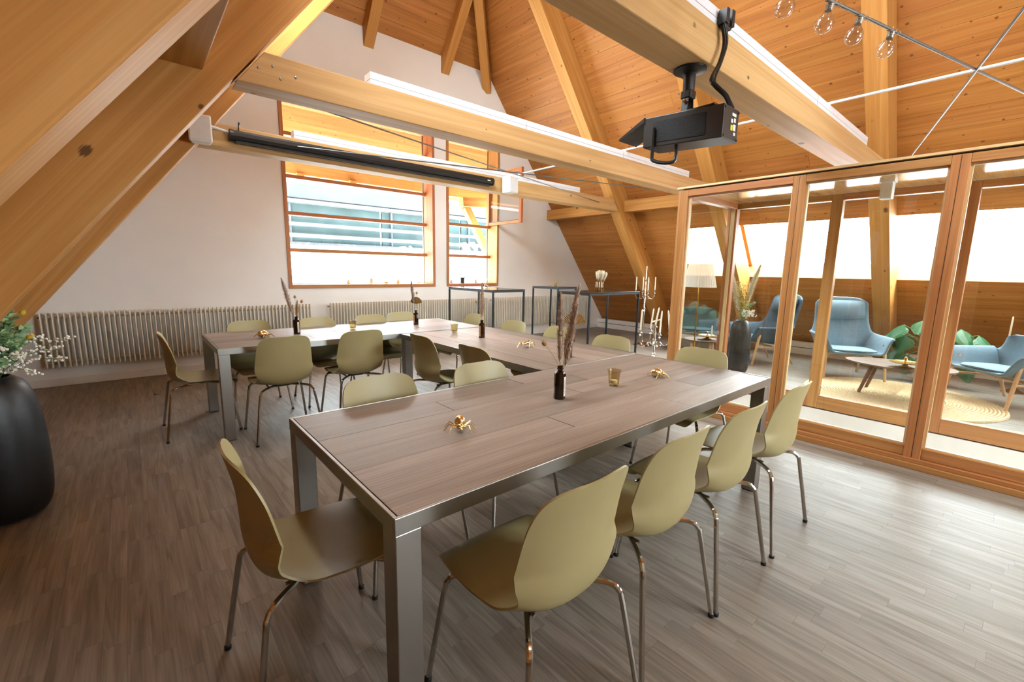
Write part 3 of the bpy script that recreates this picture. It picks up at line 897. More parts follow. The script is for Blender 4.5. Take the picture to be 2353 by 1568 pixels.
# ================================================================== SHELL CHAIRS
def chair_proto():
    t = thing('shell_chair', 'x', 'chair', (0, 0, 0), 'olive shell chairs at the plank tables')
    prof = [(.243, .396, .13), (.254, .408, .160), (.258, .430, .185), (.246, .448, .198), (.20, .455, .208), (.12, .447, .217), (.03, .437, .220), (-.06, .432, .213), (-.115, .434, .207), (-.150, .442, .202), (-.178, .460, .201), (-.196, .493, .207), (-.205, .54, .215), (-.208, .60, .213), (-.211, .66, .208), (-.217, .72, .202), (-.226, .765, .196), (-.234, .800, .185), (-.239, .822, .168), (-.242, .835, .143), (-.2435, .841, .112), (-.244, .843, .07)]
    pr_ = cat_rom(prof, 3)
    rows = []
    nc = 17
    n = len(pr_)
    for i, (y, z, w) in enumerate(pr_):
        s = i / (n - 1)
        back = max(0.0, min(1.0, (z - .45) / .15)) if y < -.12 else 0.0
        seat = max(0.0, min(1.0, (.20 - y) / .2)) * (1 - back)
        row = []
        for j in range(nc):
            u = -1 + 2 * j / (nc - 1)
            a = abs(u)
            taper = 1.0 - .35 * max(0, (z - .60) / .24) if back else 1.0
            a = abs(u) * w / .213
            yy = y + back * .062 * a ** 2.2 * taper
            zz = z + seat * .016 * a ** 2.5 - (1 - back) * (1 - seat) * .010 * a ** 3
            bend = math.exp(-((y + .175) ** 2 + (z - .465) ** 2) / .0075)
            yy += bend * .030 * a ** 2.4
            zz += bend * .048 * a ** 2.4
            row.append((u * w, yy, zz))
        rows.append(row)
    G().sheet(rows, .007).build('shell', M['shell'], t, 50)
    for sx in (-1, 1):
        for sy in (-1, 1):
            if sy > 0:
                path = [(sx * .045, .03, .412), (sx * .12, .10, .413), (sx * .165, .155, .412), (sx * .188, .185, .403), (sx * .198, .197, .383), (sx * .208, .206, .34), (sx * .247, .247, .012)]
            else:
                path = [(sx * .045, -.02, .412), (sx * .10, -.075, .413), (sx * .150, -.135, .414), (sx * .180, -.172, .408), (sx * .194, -.190, .388), (sx * .204, -.200, .345), (sx * .250, -.250, .012)]
            lg = G().tube(cat_rom(path, 3), .0095, 8).build('leg', M['chrome'], t, True)
            G().lathe([(.0, 0), (.012, 0), (.012, .014), (.0, .014)], 10, (path[-1][0], path[-1][1], 0)).build('foot_cap', M['black'], lg, True)
    G().box(-.055, .055, -.045, .055, .402, .424).build('seat_bracket', M['black'], t, bevel=.005)
    for sx in (-1, 1):
        G().tube([(sx * .11, -.12, .418), (sx * .11, .14, .418)], .006, 6).build('runner', M['chrome'], t, True)
    return t
proto = chair_proto()
# x, y of the seat centre, facing (deg, 0 = towards the gable wall), label
CH = [(.400, 1.490, -90, 'olive shell chair alone at the end of the closest table, its seat pushed under'),
      (.897, .915, 0, 'olive shell chair beside the closest table leg, first in the row of four'),
      (1.432, .925, 0, 'olive shell chair second from the closest table leg in the row of four'),
      (1.953, .915, 0, 'olive shell chair third from the closest table leg in the row of four'),
      (2.543, .910, 0, 'olive shell chair closest to the glass enclosure in the row of four'),
      (.915, 1.885, 180, 'olive shell chair across from the gold spider, its back rising over the closest table'),
      (1.52, 1.845, 180, 'olive shell chair across from the closest flower bottle, its back rising over the table'),
      (2.92, 1.495, 90, 'olive shell chair at the enclosure end of the closest table'),
      (2.005, 3.26, -90, 'olive shell chair turned sideways beside the dark corner leg of the link table'),
      (2.05, 2.58, -90, 'olive shell chair turned sideways, half hidden, on the inner side of the link table'),
      (2.92, 3.59, 90, 'olive shell chair on the outer side of the link table, closest to the radiators'),
      (2.965, 2.96, 90, 'olive shell chair on the outer side of the link table, behind the pampas stems'),
      (2.89, 2.275, 90, 'olive shell chair on the outer side of the link table, nearest the candelabra'),
      (3.01, 4.44, 90, 'olive shell chair at the outer end of the far table, catching pale window light'),
      (.36, 4.49, -90, 'olive shell chair in full side view at the end of the far table'),
      (.885, 3.985, 0, 'olive shell chair seen from behind at the far table, below the gold beetle'),
      (1.515, 3.99, 0, 'olive shell chair seen from behind at the far table, beside the corner leg'),
      (.86, 4.83, 180, 'olive shell chair facing the room behind the far table, first from its steel end'),
      (1.495, 4.78, 180, 'olive shell chair facing the room behind the far table, beside the bottle with label'),
      (2.09, 4.775, 180, 'olive shell chair facing the room behind the far table, under the window'),
      (2.53, 4.88, 180, 'olive shell chair facing the room behind the palm-leaf bottle')]
for i, (x, y, a, lab) in enumerate(CH):
    o = proto if i == 0 else copy_tree(proto)
    o.location = (x, y, 0)
    o.rotation_euler = (0, 0, rad(a))
    o['label'] = lab
# ================================================================== BEAM FITTINGS
def tray(i, x0, x1, lab):
    y = TRUSS_Y[i] + .005
    t = thing('light_tray', lab, 'light', ((x0 + x1) / 2, y + .05, 2.67), 'linear uplights on the tie beams')
    G().box(x0, x1, y, y + .10, 2.671, 2.700).build('tray_base', M['alu'], t)
    G().box(x0, x1, y + .004, y + .096, 2.700, 2.703).build('shadow_gap', M['facade_grey'], t)
    G().box(x0, x1, y, y + .012, 2.703, 2.748).build('tray_lip', M['alu'], t)
    G().box(x0, x1, y + .088, y + .10, 2.703, 2.748).build('tray_lip', M['alu'], t)
    for x in (x0, x1 - .006):
        G().box(x, x + .006, y + .012, y + .088, 2.703, 2.748).build('tray_end', M['alu'], t)
    G().box(x0 + .02, x1 - .02, y + .03, y + .07, 2.704, 2.712).build('led_strip', M['led'], t)
    n = 3
    for k in range(1, n):
        xx = x0 + (x1 - x0) * k / n
        G().box(xx, xx + .002, y - .0006, y + .0005, 2.672, 2.747).build('tray_joint', M['facade_grey'], t)
tray(1, .95, 5.69, 'white linear light tray on the beam with the projector')
tray(2, 1.41, 5.88, 'white linear light tray on the middle beam, above the screen')
tray(3, 1.39, 5.77, 'white linear light tray on the beam behind the rolled screen')
scr = thing('projection_screen', 'rolled-up projection screen in a long black case on the far beam', 'projection screen', (2.35, 4.985, 2.52))
G().tube([(.83, 4.985, 2.575), (3.86, 4.985, 2.575)], .050, 10).build('screen_case', M['black'], scr, 30)
G().box(.86, 3.83, 4.965, 5.0, 2.508, 2.530).build('screen_batten', M['black'], scr)
for x in (.815, 3.86):
    G().tube([(x, 4.985, 2.575), (x + .03, 4.985, 2.575)], .053, 12).build('end_cap', M['black'], scr, 30)
for x in (.90,):
    G().tube([(x, 5.02, 2.62), (x, 5.02, 2.69), (x + .0, 4.99, 2.70), (x, 4.97, 2.68)], .005, 6).build('hook', M['blackmetal'], scr, True)
G().box(3.77, 3.82, 4.9335, 4.935, 2.57, 2.582).build('white_badge', M['paper'], scr)
def speaker(x0, x1, lab, rot):
    c = Vector(((x0 + x1) / 2, 4.945, 2.555))
    t = thing('loudspeaker', lab, 'loudspeaker', (c.x, c.y, 2.445), 'white loudspeakers')
    w = (x1 - x0) / 2
    G().hexa([(c.x - w, 4.85, 2.447), (c.x + w, 4.85, 2.447), (c.x + w * .78, 5.02, 2.455), (c.x - w * .78, 5.02, 2.455), (c.x - w, 4.85, 2.675), (c.x + w, 4.85, 2.675), (c.x + w * .78, 5.02, 2.667), (c.x - w * .78, 5.02, 2.667)]).build('cabinet', M['white'], t, bevel=.012)
    G().box(c.x - w * .88, c.x + w * .88, 4.843, 4.851, 2.46, 2.662).build('grille', plain('grille_cloth', C('#d9d9d6'), 0.7, 0, .03, bump=.8, bscale=900), t, bevel=.004)
    G().box(c.x - .03, c.x + .03, 5.0, 5.038, 2.52, 2.60).build('bracket', M['alu'], t)
    t.rotation_euler = (0, 0, rad(rot))
    return t
speaker(.50, .675, 'white loudspeaker at the end of the far beam beside the rafters', -6)
speaker(4.07, 4.245, 'white loudspeaker on the far beam beyond the end of the rolled screen', 4)
tag(G().tube([(4.43, -2.0, 2.765), (4.43, 5.06, 2.765)], .011, 10).build('conduit_pipe', M['alu'], None, True), 'thin white conduit pipe running across the tops of the beams', 'pipe')
tag(G().tube([(.55, 4.99, 2.645), (.83, 5.015, 2.60)], .012, 8).build('speaker_cable_duct', M['alu'], None, True), 'short white cable duct between loudspeaker and screen case', 'cable duct')
# bracing ropes
for (p, q, lab) in [((.62, 3.52, 2.57), (6.93, 5.22, 2.57), 'steel bracing rope rising from the middle beam towards the purlin'), ((.62, 5.155, 2.57), (6.93, 3.41, 2.57), 'steel bracing rope starting at the loudspeaker beside the rafters'), ((.62, 1.205, 2.57), (6.93, -.455, 2.57), 'steel bracing rope hung with glass bulbs'), ((.62, -.475, 2.57), (6.93, 1.19, 2.57), 'steel bracing rope crossing the one with the glass bulbs')]:
    p, q = Vector(p), Vector(q)
    pts = [p.lerp(q, k / 12) for k in range(13)]
    t = thing('bracing_rope', lab, 'cable', p, 'bracing ropes')
    G().tube(pts, .0068, 8).build('rope', M['cable_steel'], t, True)
    G().lathe([(.012, 0), (.012, .10), (.006, .12)], 8, p, (q - p).to_track_quat('Z', 'Y')).build('end_fitting', M['bolt'], t, True)
    G().lathe([(.012, 0), (.012, .10), (.006, .12)], 8, q, (p - q).to_track_quat('Z', 'Y')).build('end_fitting', M['bolt'], t, True)
# glass bulbs tied to the rope
bl = ['clear glass bulb cut off by the top edge, first on the bracing rope', 'clear glass bulb second on the bracing rope', 'clear glass bulb third on the bracing rope, with a twine loop beside it', 'clear glass bulb last on the bracing rope, above the glass enclosure']
for i, bx in enumerate((2.16, 2.426, 2.649, 2.912)):
    by = .733 - .263 * (bx - 2.414)
    q = Quaternion((1, 0, 0), rad(6)) @ Quaternion((0, 1, 0), rad(10 + 3 * i))
    t = thing('light_bulb', bl[i], 'bulb', (bx, by, 2.56), 'clear bulbs on the bracing rope')
    pr_ = [(.014, -.032), (.015, -.038), (.020, -.050), (.030, -.066), (.037, -.084), (.036, -.100), (.028, -.114), (.014, -.123), (.0, -.125)]
    G().lathe(pr_, 20, (bx, by, 2.56), q).build('bulb_glass', M['bulb'], t, True)
    cp = [(.004, 0.004)] + [(.0150 if k % 2 else .0128, -.002 - .0038 * k) for k in range(9)]
    G().lathe(cp, 14, (bx, by, 2.56), q).build('screw_cap', M['bolt'], t, True)
    d = Vector((1, -.263, 0)).normalized()
    G().tube([Vector((bx, by, 2.558)) + d * (.010 * k - .03) + Vector((0, 0, .011)) * math.cos(k * 1.9) + Vector((.26, .97, 0)) * .011 * math.sin(k * 1.9) + Vector((0, 0, .012)) for k in range(12)], .0022, 5).build('twine', M['paper_brown'], t, True)
    G().tube([q @ Vector((.002, 0, -.03)) + Vector((bx, by, 2.56)), q @ Vector((.004, 0, -.06)) + Vector((bx, by, 2.56)), q @ Vector((-.004, 0.004, -.085)) + Vector((bx, by, 2.56))], .0012, 5).build('filament_post', M['bolt'], t, True)
# projector
pj = thing('projector', 'black projector with open mirror flap hung under the beam', 'projector', (2.39, 1.345, 2.47))
G().lathe([(.0, 2.469), (.085, 2.469), (.085, 2.461), (.05, 2.455), (.032, 2.447), (.030, 2.36), (.0, 2.36)], 20, (2.39, 1.345, 0)).build('ceiling_mount', M['black'], pj, True)
G().box(2.36, 2.42, 1.315, 1.375, 2.32, 2.362).build('mount_joint', M['black'], pj, bevel=.006)
for s_ in (-1, 1):
    G().obox((2.39 + s_ * .03, 1.345, 2.275), (.006, .035, .10), Quaternion((0, 1, 0), rad(-8 * s_))).build('mount_arm', M['black'], pj)
    G().lathe([(.009, 0), (.009, .006), (0, .007)], 8, (2.39 + s_ * .036, 1.345, 2.305), Vector((s_, 0, 0)).to_track_quat('Z', 'Y')).build('mount_screw', M['brass'], pj, True)
def PJ(x, y, z):  # body frame: slightly tilted, lens end higher
    return Vector((x, y, z + (y - 1.10) * .066))
px0, px1, py0, py1, pz0, pz1 = 2.305, 2.475, 1.10, 1.555, 2.062, 2.222
body = G().hexa([PJ(px0, py0, pz0), PJ(px1, py0, pz0), PJ(px1, py1, pz0), PJ(px0, py1, pz0), PJ(px0, py0, pz1), PJ(px1, py0, pz1), PJ(px1, py1, pz1), PJ(px0, py1, pz1)]).build('projector_body', plain('projector_shell', C('#2a2724'), .45, 0, .05), pj, bevel=.004)
gm = plain('vent_mesh', C('#0f0f0f'), .6, .3, .3, scale=300, bump=1.0, bscale=420)
G().hexa([PJ(px0 - .002, 1.19, 2.085), PJ(px0, 1.19, 2.085), PJ(px0, 1.49, 2.085), PJ(px0 - .002, 1.49, 2.085), PJ(px0 - .002, 1.19, 2.195), PJ(px0, 1.19, 2.195), PJ(px0, 1.49, 2.195), PJ(px0 - .002, 1.49, 2.195)]).build('vent_grille', gm, pj)
G().box(px0 + .02, px1 - .02, 1.16, 1.53, 2.235, 2.245).build('top_plate', M['black'], pj, bevel=.003)
fl = G().hexa([PJ(2.30, 1.55, 2.20), PJ(2.48, 1.55, 2.20), PJ(2.48, 1.72, 2.12), PJ(2.30, 1.72, 2.12), PJ(2.30, 1.55, 2.225), PJ(2.48, 1.55, 2.225), PJ(2.48, 1.72, 2.132), PJ(2.30, 1.72, 2.132)]).build('mirror_flap', M['black'], pj)
G().tube(cat_rom([PJ(2.297, 1.485, 2.16), PJ(2.297, 1.485, 2.02), PJ(2.297, 1.475, 1.985), PJ(2.31, 1.40, 1.968), PJ(2.33, 1.36, 1.985), PJ(2.33, 1.36, 2.065)], 3), .010, 8).build('guard_bracket', M['black'], pj, True)
for (x, z, w, h, m) in ((2.42, 2.19, .045, .014, 'paper'), (2.40, 2.125, .022, .026, 'tag_yellow'), (2.43, 2.13, .026, .03, 'paper'), (2.40, 2.158, .018, .018, 'paper'), (2.43, 2.165, .02, .02, 'paper'), (2.435, 2.10, .018, .014, 'paper')):
    G().box(x - w / 2, x + w / 2, py0 - .0012, py0 - .0002, z - h / 2, z + h / 2).build('sticker', M[m], pj)
for (x, z) in ((2.315, 2.075), (2.465, 2.075), (2.315, 2.208), (2.465, 2.208)):
    G().lathe([(.006, 0), (.006, .004), (0, .005)], 8, (x, py0, z), Vector((0, -1, 0)).to_track_quat('Z', 'Y')).build('rear_screw', M['black'], pj, True)
jb = thing('cable_clamp', 'black cable clamp on top of the beam above the projector', 'cable clamp', (2.48, 1.235, 2.66))
G().box(2.44, 2.47, 1.19, 1.239, 2.665, 2.735).build('clamp_jaw', M['black'], jb, bevel=.004)
G().box(2.50, 2.53, 1.19, 1.239, 2.665, 2.745).build('clamp_jaw', M['black'], jb, bevel=.004)
G().box(2.45, 2.52, 1.20, 1.235, 2.65, 2.70).build('clamp_body', M['black'], jb, bevel=.006)
cp_ = [(2.447, 1.215, 2.66), (2.471, 1.21, 2.581), (2.425, 1.205, 2.471), (2.345, 1.20, 2.37), (2.36, 1.18, 2.33), (2.41, 1.15, 2.29), (2.43, 1.13, 2.235)]
for k, (dx, r) in enumerate(((0, .009), (.014, .006), (-.012, .004))):
    tag(G().tube(cat_rom([(x + dx * (1 + .6 * math.sin(i * 2.1 + k)), y - .008 * k, z) for i, (x, y, z) in enumerate(cp_)], 4), r, 6).build('projector_cable', M['black'], None, True), ('thick black projector cable hanging from the clamp', 'thinner black projector cable beside the thick one', 'thinnest black projector lead looping from the clamp')[k], 'cable', 'projector cables')
# ================================================================== TABLEWARE AND DECORATION
def bottle(x, y, rot, lab, text=True, kraft=False):
    t = thing('apothecary_bottle', lab, 'bottle', (0, 0, 0), 'amber bottles used as vases')
    r8 = [(.030, 0), (.030, .125), (.024, .137), (.013, .143), (.012, .160), (.0155, .161), (.0155, .168), (.012, .170)]
    G().lathe([(0, 0), (.028, 0)] + r8[0:], 8).build('bottle_body', M['amber'], t, 25)
    G().lathe([(.014, .150), (.0165, .152), (.0165, .156), (.014, .158)], 14).build('neck_ring', M['amber'], t, True)
    n = rad(22.5)
    d = Vector((math.cos(n), math.sin(n), 0))
    ap = .030 * math.cos(n)
    m = Matrix(((-d.y, 0, d.x, d.x * ap), (d.x, 0, d.y, d.y * ap), (0, 1, 0, .065), (0, 0, 0, 1)))
    lb = G().box(-.0085, .0085, -.05, .05, .0002, .0008).build('bottle_label', M['paper_brown'] if kraft else M['paper'], t, matrix=m)
    if text:
        cu = bpy.data.curves.new('label_text', 'FONT')
        cu.body = 'LE TRIBUTE'
        cu.size = .0135
        cu.align_x, cu.align_y = 'CENTER', 'CENTER'
        tmp = bpy.data.objects.new('label_text', cu)
        COL.objects.link(tmp)
        dg = bpy.context.evaluated_depsgraph_get()
        me = bpy.data.meshes.new_from_object(tmp.evaluated_get(dg))
        bpy.data.objects.remove(tmp)
        o = bpy.data.objects.new('label_print', me)
        COL.objects.link(o)
        me.materials.clear()
        me.materials.append(M['ink'])
        o.parent = lb
        o.matrix_local = Matrix.Translation((0, 0, .0011)) @ Matrix.Rotation(rad(90), 4, 'Z')
    t.location = (x, y, TZ - .001)
    t.rotation_euler = (0, 0, rad(rot))
    return t
bottle(1.604, 1.486, -98, 'amber bottle on the closest table, its paper label reading sideways')
bottle(2.488, 3.33, -190, 'amber bottle with kraft label on the link table near the far table', False, True)
bottle(2.444, 2.191, -60, 'dark amber bottle hidden behind the pampas stems', False)
bottle(1.173, 4.528, -98, 'amber bottle with pale label on the far table beside the beetle', True)
bottle(2.455, 4.549, -190, 'amber bottle holding a palm fan on the far table', False, True)
rp = random.Random(9)
def plume(parent, p0, p1, w, mat, start=.42, hairs=420, name='pampas_plume', bend=(0, 0, 0)):
    """feathery grass head on a thin stalk from p0 to p1"""
    p0, p1 = Vector(p0), Vector(p1)
    b = Vector(bend)
    def at(t): return p0.lerp(p1, t) + b * (t * (1 - t) * 4)
    g = G()
    st = [at(k / 10) for k in range(11)]
    g.tube(st, [.0016] * 11, 5)
    N = 12
    body = [at(start + (1 - start) * k / N) for k in range(N + 1)]
    g.tube(body, [max(.0008, w * .36 * math.sin(math.pi * min(1, (k / N) * .86 + .14)) ** .7) for k in range(N + 1)], 7)
    ax = (p1 - p0).normalized()
    for i in range(hairs):
        t = start + (1 - start) * rp.random() ** .9
        u = (t - start) / (1 - start)
        c = at(t)
        an = rp.random() * 6.283
        o = ax.orthogonal().normalized()
        side = o * math.cos(an) + ax.cross(o) * math.sin(an)
        ww = w * (math.sin(math.pi * min(1, u * .82 + .16)) ** .7) * rp.uniform(.55, 1.1)
        tip = c + side * ww + ax * (w * rp.uniform(.5, 1.2))
        m = side.cross(ax) * .0014
        mid = c + side * ww * .6 + ax * w * .45
        a0 = c + side * ww * .15
        g.add([a0 - m, a0 + m, mid + m * 1.5, mid - m * 1.5, tip], [(0, 1, 2, 3), (3, 2, 4)])
    return tag(g.build(name, mat, parent), kind='stuff')
def pod(parent, p0, p1, r=.012, mat=None):
    g = G().tube(cat_rom([p0, Vector(p0).lerp(Vector(p1), .5) + Vector((0, 0, .01)), p1], 4), .0013, 5)
    o = g.build('pod_stalk', M['dried'], parent)
    d = (Vector(p1) - Vector(p0)).normalized().to_track_quat('Z', 'Y')
    G().lathe([(0, -.004), (r * .7, 0), (r, r * .8), (r * .85, r * 1.5), (r * .35, r * 1.9), (r * .7, r * 2.2), (0, r * 2.25)], 10, p1, d).build('seed_pod', mat or M['dried'], o, True)
def fan(parent, base, c, r, n=18, spread=150, face=(-.75, -.66, 0)):
    """pleated dried palm leaf"""
    base, c = Vector(base), Vector(c)
    f = Vector(face).normalized()
    up = Vector((0, 0, 1))
    sd = up.cross(f).normalized()
    rows = []
    for k in range(n * 2 + 1):
        a = rad(-spread + 2 * spread * k / (n * 2)) * .5 * 2 / 2
        d = up * math.cos(a) + sd * math.sin(a)
        z = f * (.006 if k % 2 else -.006)
        rr = r * (.82 + .18 * math.cos(a)) * (1.0 if k % 2 == 0 else .95)
        rows.append([c, c + d * rr * .5 + z * .5, c + d * rr + z])
    G().sheet(rows).build('palm_fan', M['dried'], parent)
    G().tube([base, c], .0016, 5).build('palm_stalk', M['dried'], parent)
d1 = thing('dried_bouquet', 'three mauve pampas plumes and a poppy pod in the closest bottle', 'dried flowers', (1.604, 1.486, .90), 'dried stems in bottles')
plume(d1, (1.604, 1.486, .80), (1.59, 1.486, 1.265), .027, M['pampas'], .30, 700)
plume(d1, (1.604, 1.486, .80), (1.725, 1.486, 1.305), .030, M['pampas'], .32, 760, bend=(-.012, 0, 0))
plume(d1, (1.606, 1.484, .80), (1.682, 1.46, 1.21), .028, M['pampas'], .28, 640, bend=(.006, 0, 0))
pod(d1, (1.604, 1.486, .90), (1.492, 1.486, 1.035))
pod(d1, (1.602, 1.486, .90), (1.597, 1.48, 1.01), .008)
d2 = thing('dried_bouquet', 'single upright mauve pampas plume in the link table bottle', 'dried flowers', (2.488, 3.33, .90), 'dried stems in bottles')
plume(d2, (2.488, 3.33, .80), (2.489, 3.33, 1.25), .034, M['pampas'], .30, 620)
pod(d2, (2.488, 3.33, .90), (2.43, 3.33, 1.08), .011)
pod(d2, (2.488, 3.33, .90), (2.51, 3.33, 1.02), .009)
d3 = thing('dried_bouquet', 'leaning mauve pampas plume with seed heads beside the gold beetle on the far table', 'dried flowers', (1.173, 4.528, .90), 'dried stems in bottles')
plume(d3, (1.173, 4.528, .80), (1.07, 4.528, 1.255), .034, M['pampas'], .34, 560)
plume(d3, (1.173, 4.528, .82), (1.19, 4.528, 1.06), .020, M['dried'], .3, 200)
pod(d3, (1.173, 4.528, .90), (1.172, 4.528, 1.09), .012)
pod(d3, (1.173, 4.528, .90), (1.225, 4.528, 1.045), .013)
d4 = thing('dried_bouquet', 'brown palm fan with a mauve plume in the bottle below the window pillar', 'dried flowers', (2.455, 4.549, .90), 'dried stems in bottles')
plume(d4, (2.455, 4.549, .80), (2.405, 4.549, 1.235), .032, M['pampas'], .45, 460)
pod(d4, (2.455, 4.549, .90), (2.47, 4.549, 1.10), .012)
fan(d4, (2.455, 4.549, .88), (2.455, 4.54, .985), .085)
d5 = thing('dried_bouquet', 'brown palm fan half hidden behind the closest pampas plumes', 'dried flowers', (2.444, 2.191, .90), 'dried stems in bottles')
fan(d5, (2.444, 2.191, .88), (2.50, 2.191, .985), .10)
def tumbler(x, y, z, lab, s=1.0):
    t = thing('candle_glass', lab, 'candle glass', (x, y, z), 'small glasses with tealights')
    c = (x, y, z)
    pr_ = [(0, 0), (.026, 0), (.030, .012), (.036, .075), (.040, .083), (.040, .092), (.037, .092), (.033, .074), (.027, .016), (.0, .012)]
    G().lathe([(a * s, b * s) for a, b in pr_], 16, c).build('glass_cup', M['smoke'], t, True)
    G().lathe([(0, .016 * s), (.02 * s, .016 * s), (.02 * s, .032 * s), (.0, .031 * s)], 14, c).build('tealight', M['wax'], t, True)
    return t
tumbler(2.037, 1.471, TZ - .001, 'small ribbed candle glass on the closest table')
tumbler(2.45, 3.743, TZ - .001, 'small candle glass on the link table near the corner')
tumbler(1.719, 4.542, TZ - .001, 'small candle glass in the middle of the far table')
tumbler(6.05, 5.80, 1.1005, 'small candle glass on the narrow bar table', .95)
def insect(x, y, z, rot, lab, kind, s=1.0):
    t = thing('gold_' + kind, lab, 'ornament', (0, 0, 0), 'gold insect ornaments')
    if kind == 'spider':
        G().ball((0, -.022, .034), .026, .030, .026, 16, 10).build('abdomen', M['gold'], t, True)
        G().ball((0, .018, .022), .017, .019, .013, 14, 8).build('thorax', M['gold'], t, True)
        h = G().ball((0, .038, .016), .011, .009, .009, 12, 8).build('head', M['gold'], t, True)
        for s_ in (-1, 1):
            G().ball((s_ * .007, .046, .013), .0035, n=8, m=6).build('eye', M['gold'], h, True)
        LG = [((.010, .026), (.040, .040, .030), (.052, .075, .002)), ((.013, .018), (.050, .016, .034), (.075, .022, .003)), ((.012, .010), (.048, -.010, .036), (.072, -.030, .003))]
    elif kind == 'beetle':
        G().ball((0, -.010, .022), .021, .030, .021, 16, 10).build('wing_case', M['gold'], t, True)
        G().ball((0, .020, .016), .014, .010, .011, 14, 8).build('thorax', M['gold'], t, True)
        G().ball((0, .032, .013), .008, .008, .007, 12, 8).build('head', M['gold'], t, True)
        LG = [((.012, .016), (.032, .026, .018), (.044, .040, .002)), ((.014, .000), (.036, .000, .018), (.052, .004, .002)), ((.012, -.012), (.034, -.020, .018), (.046, -.036, .002))]
    else:
        G().ball((0, -.022, .026), .012, .040, .010, 14, 10).build('wings', M['gold'], t, True)
        G().ball((0, .022, .024), .012, .014, .011, 14, 8).build('thorax', M['gold'], t, True)
        h = G().ball((0, .040, .024), .009, .010, .010, 12, 8).build('head', M['gold'], t, True)
        for s_ in (-1, 1):
            G().tube([(s_ * .004, .046, .028), (s_ * .014, .068, .026), (s_ * .02, .085, .012)], .0011, 5).build('antenna', M['gold'], h, True)
        LG = [((.010, .026), (.024, .036, .026), (.034, .052, .002)), ((.010, .012), (.030, .010, .022), (.040, .004, .002)), ((.010, -.004), (.028, -.030, .030), (.036, -.056, .002))]
    for s_ in (-1, 1):
        for (a, b, c) in LG:
            G().tube([(s_ * a[0], a[1], .018), (s_ * b[0], b[1], b[2]), (s_ * (b[0] * .3 + c[0] * .7), b[1] * .3 + c[1] * .7, b[2] * .35), (s_ * c[0], c[1], c[2])], [.0034, .0030, .0026, .0016], 6).build('leg', M['gold'], t, True)
    t.location = (x, y, z)
    t.rotation_euler = (0, 0, rad(rot))
    t.scale = (s, s, s)
insect(.958, 1.425, TZ, 148, 'gold spider with round abdomen on the closest table', 'spider', .86)
insect(2.435, 1.432, TZ, -120, 'gold beetle at the enclosure end of the closest table', 'beetle', 1.25)
insect(2.483, 2.693, TZ, -62, 'gold cricket on the link table', 'cricket', 1.5)
insect(.876, 4.463, TZ, -70, 'gold beetle on the far table beside the labelled bottle', 'beetle', 1.5)
insect(4.42, 5.80, 1.1005, -60, 'gold spider on the bar table under the narrow window', 'spider', .95)
# ---- bar tables
def bar_table(cx_, cy_, sx, sy, lab):
    t = thing('bar_table', lab, 'bar table', (cx_, cy_, 0), 'thin black steel bar tables')
    a, b = sx / 2, sy / 2
    q = .0125
    for i in (-1, 1):
        for j in (-1, 1):
            x, y = cx_ + i * (a - q), cy_ + j * (b - q)
            G().box(x - q, x + q, y - q, y + q, 0, 1.085).build('leg', M['blackmetal'], t, bevel=.002)
    for j in (-1, 1):
        y = cy_ + j * (b - q)
        G().box(cx_ - a + 2 * q, cx_ + a - 2 * q, y - q, y + q, 1.06, 1.085).build('top_rail', M['blackmetal'], t)
        x = cx_ + j * (a - q)
        G().box(x - q, x + q, cy_ - b + 2 * q, cy_ + b - 2 * q, 1.06, 1.085).build('top_rail', M['blackmetal'], t)
    G().box(cx_ - a, cx_ + a, cy_ - b, cy_ + b, 1.0855, 1.10).build('table_top', M['tabletop'], t, bevel=.002)
bar_table(4.25, 5.60, .62, 1.18, 'thin-legged black bar table under the narrow window')
bar_table(5.98, 5.76, .50, .66, 'narrow black bar table holding a single candle glass')
bar_table(5.29, 4.16, 1.18, .60, 'wide black bar table holding the vase of dried bunny tails')
v = thing('striped_vase', 'glass vase with vertical gold stripes on the wide bar table', 'vase', (5.279, 4.164, 1.1))
G().lathe([(0, 1.101), (.048, 1.101), (.050, 1.24), (.047, 1.24), (.045, 1.106), (0, 1.106)], 20, (5.279, 4.164, 0)).build('vase_glass', M['clear'], v, True)
for k in range(10):
    an = 2 * math.pi * k / 10
    c = Vector((5.279 + .052 * math.cos(an), 4.164 + .052 * math.sin(an), 0))
    G().tube([c + Vector((0, 0, 1.101)), c + Vector((0, 0, 1.155))], .008, 6).build('gold_stripe', M['brass'], v, True)
    G().tube([c + Vector((0, 0, 1.155)), c + Vector((0, 0, 1.235))], .005, 6).build('cream_stripe', M['wax'], v, True)
bt = thing('bunny_tail_bunch', 'bunch of cream dried bunny tails on the wide bar table', 'dried flowers', (5.279, 4.164, 1.11))
for k in range(30):
    a, r = rp.random() * 6.283, rp.random() ** .5 * .085
    p0 = Vector((5.279 + math.cos(a) * r * .35, 4.164 + math.sin(a) * r * .35, 1.11))
    p1 = Vector((5.289 + math.cos(a) * r + .01, 4.164 + math.sin(a) * r - .005, 1.39 - r * .6 + rp.random() * .02))
    st = G().tube([p0, p1 - (p1 - p0).normalized() * .03], .0012, 4).build('dried_stalk', M['dried'], bt)
    G().lathe([(0, -.10), (.006, -.07), (.011, -.035), (.0155, .0), (.013, .014), (0, .020)], 8, p1, (p1 - p0).to_track_quat('Z', 'Y')).build('bunny_tail', M['pampas_white'], st, True)
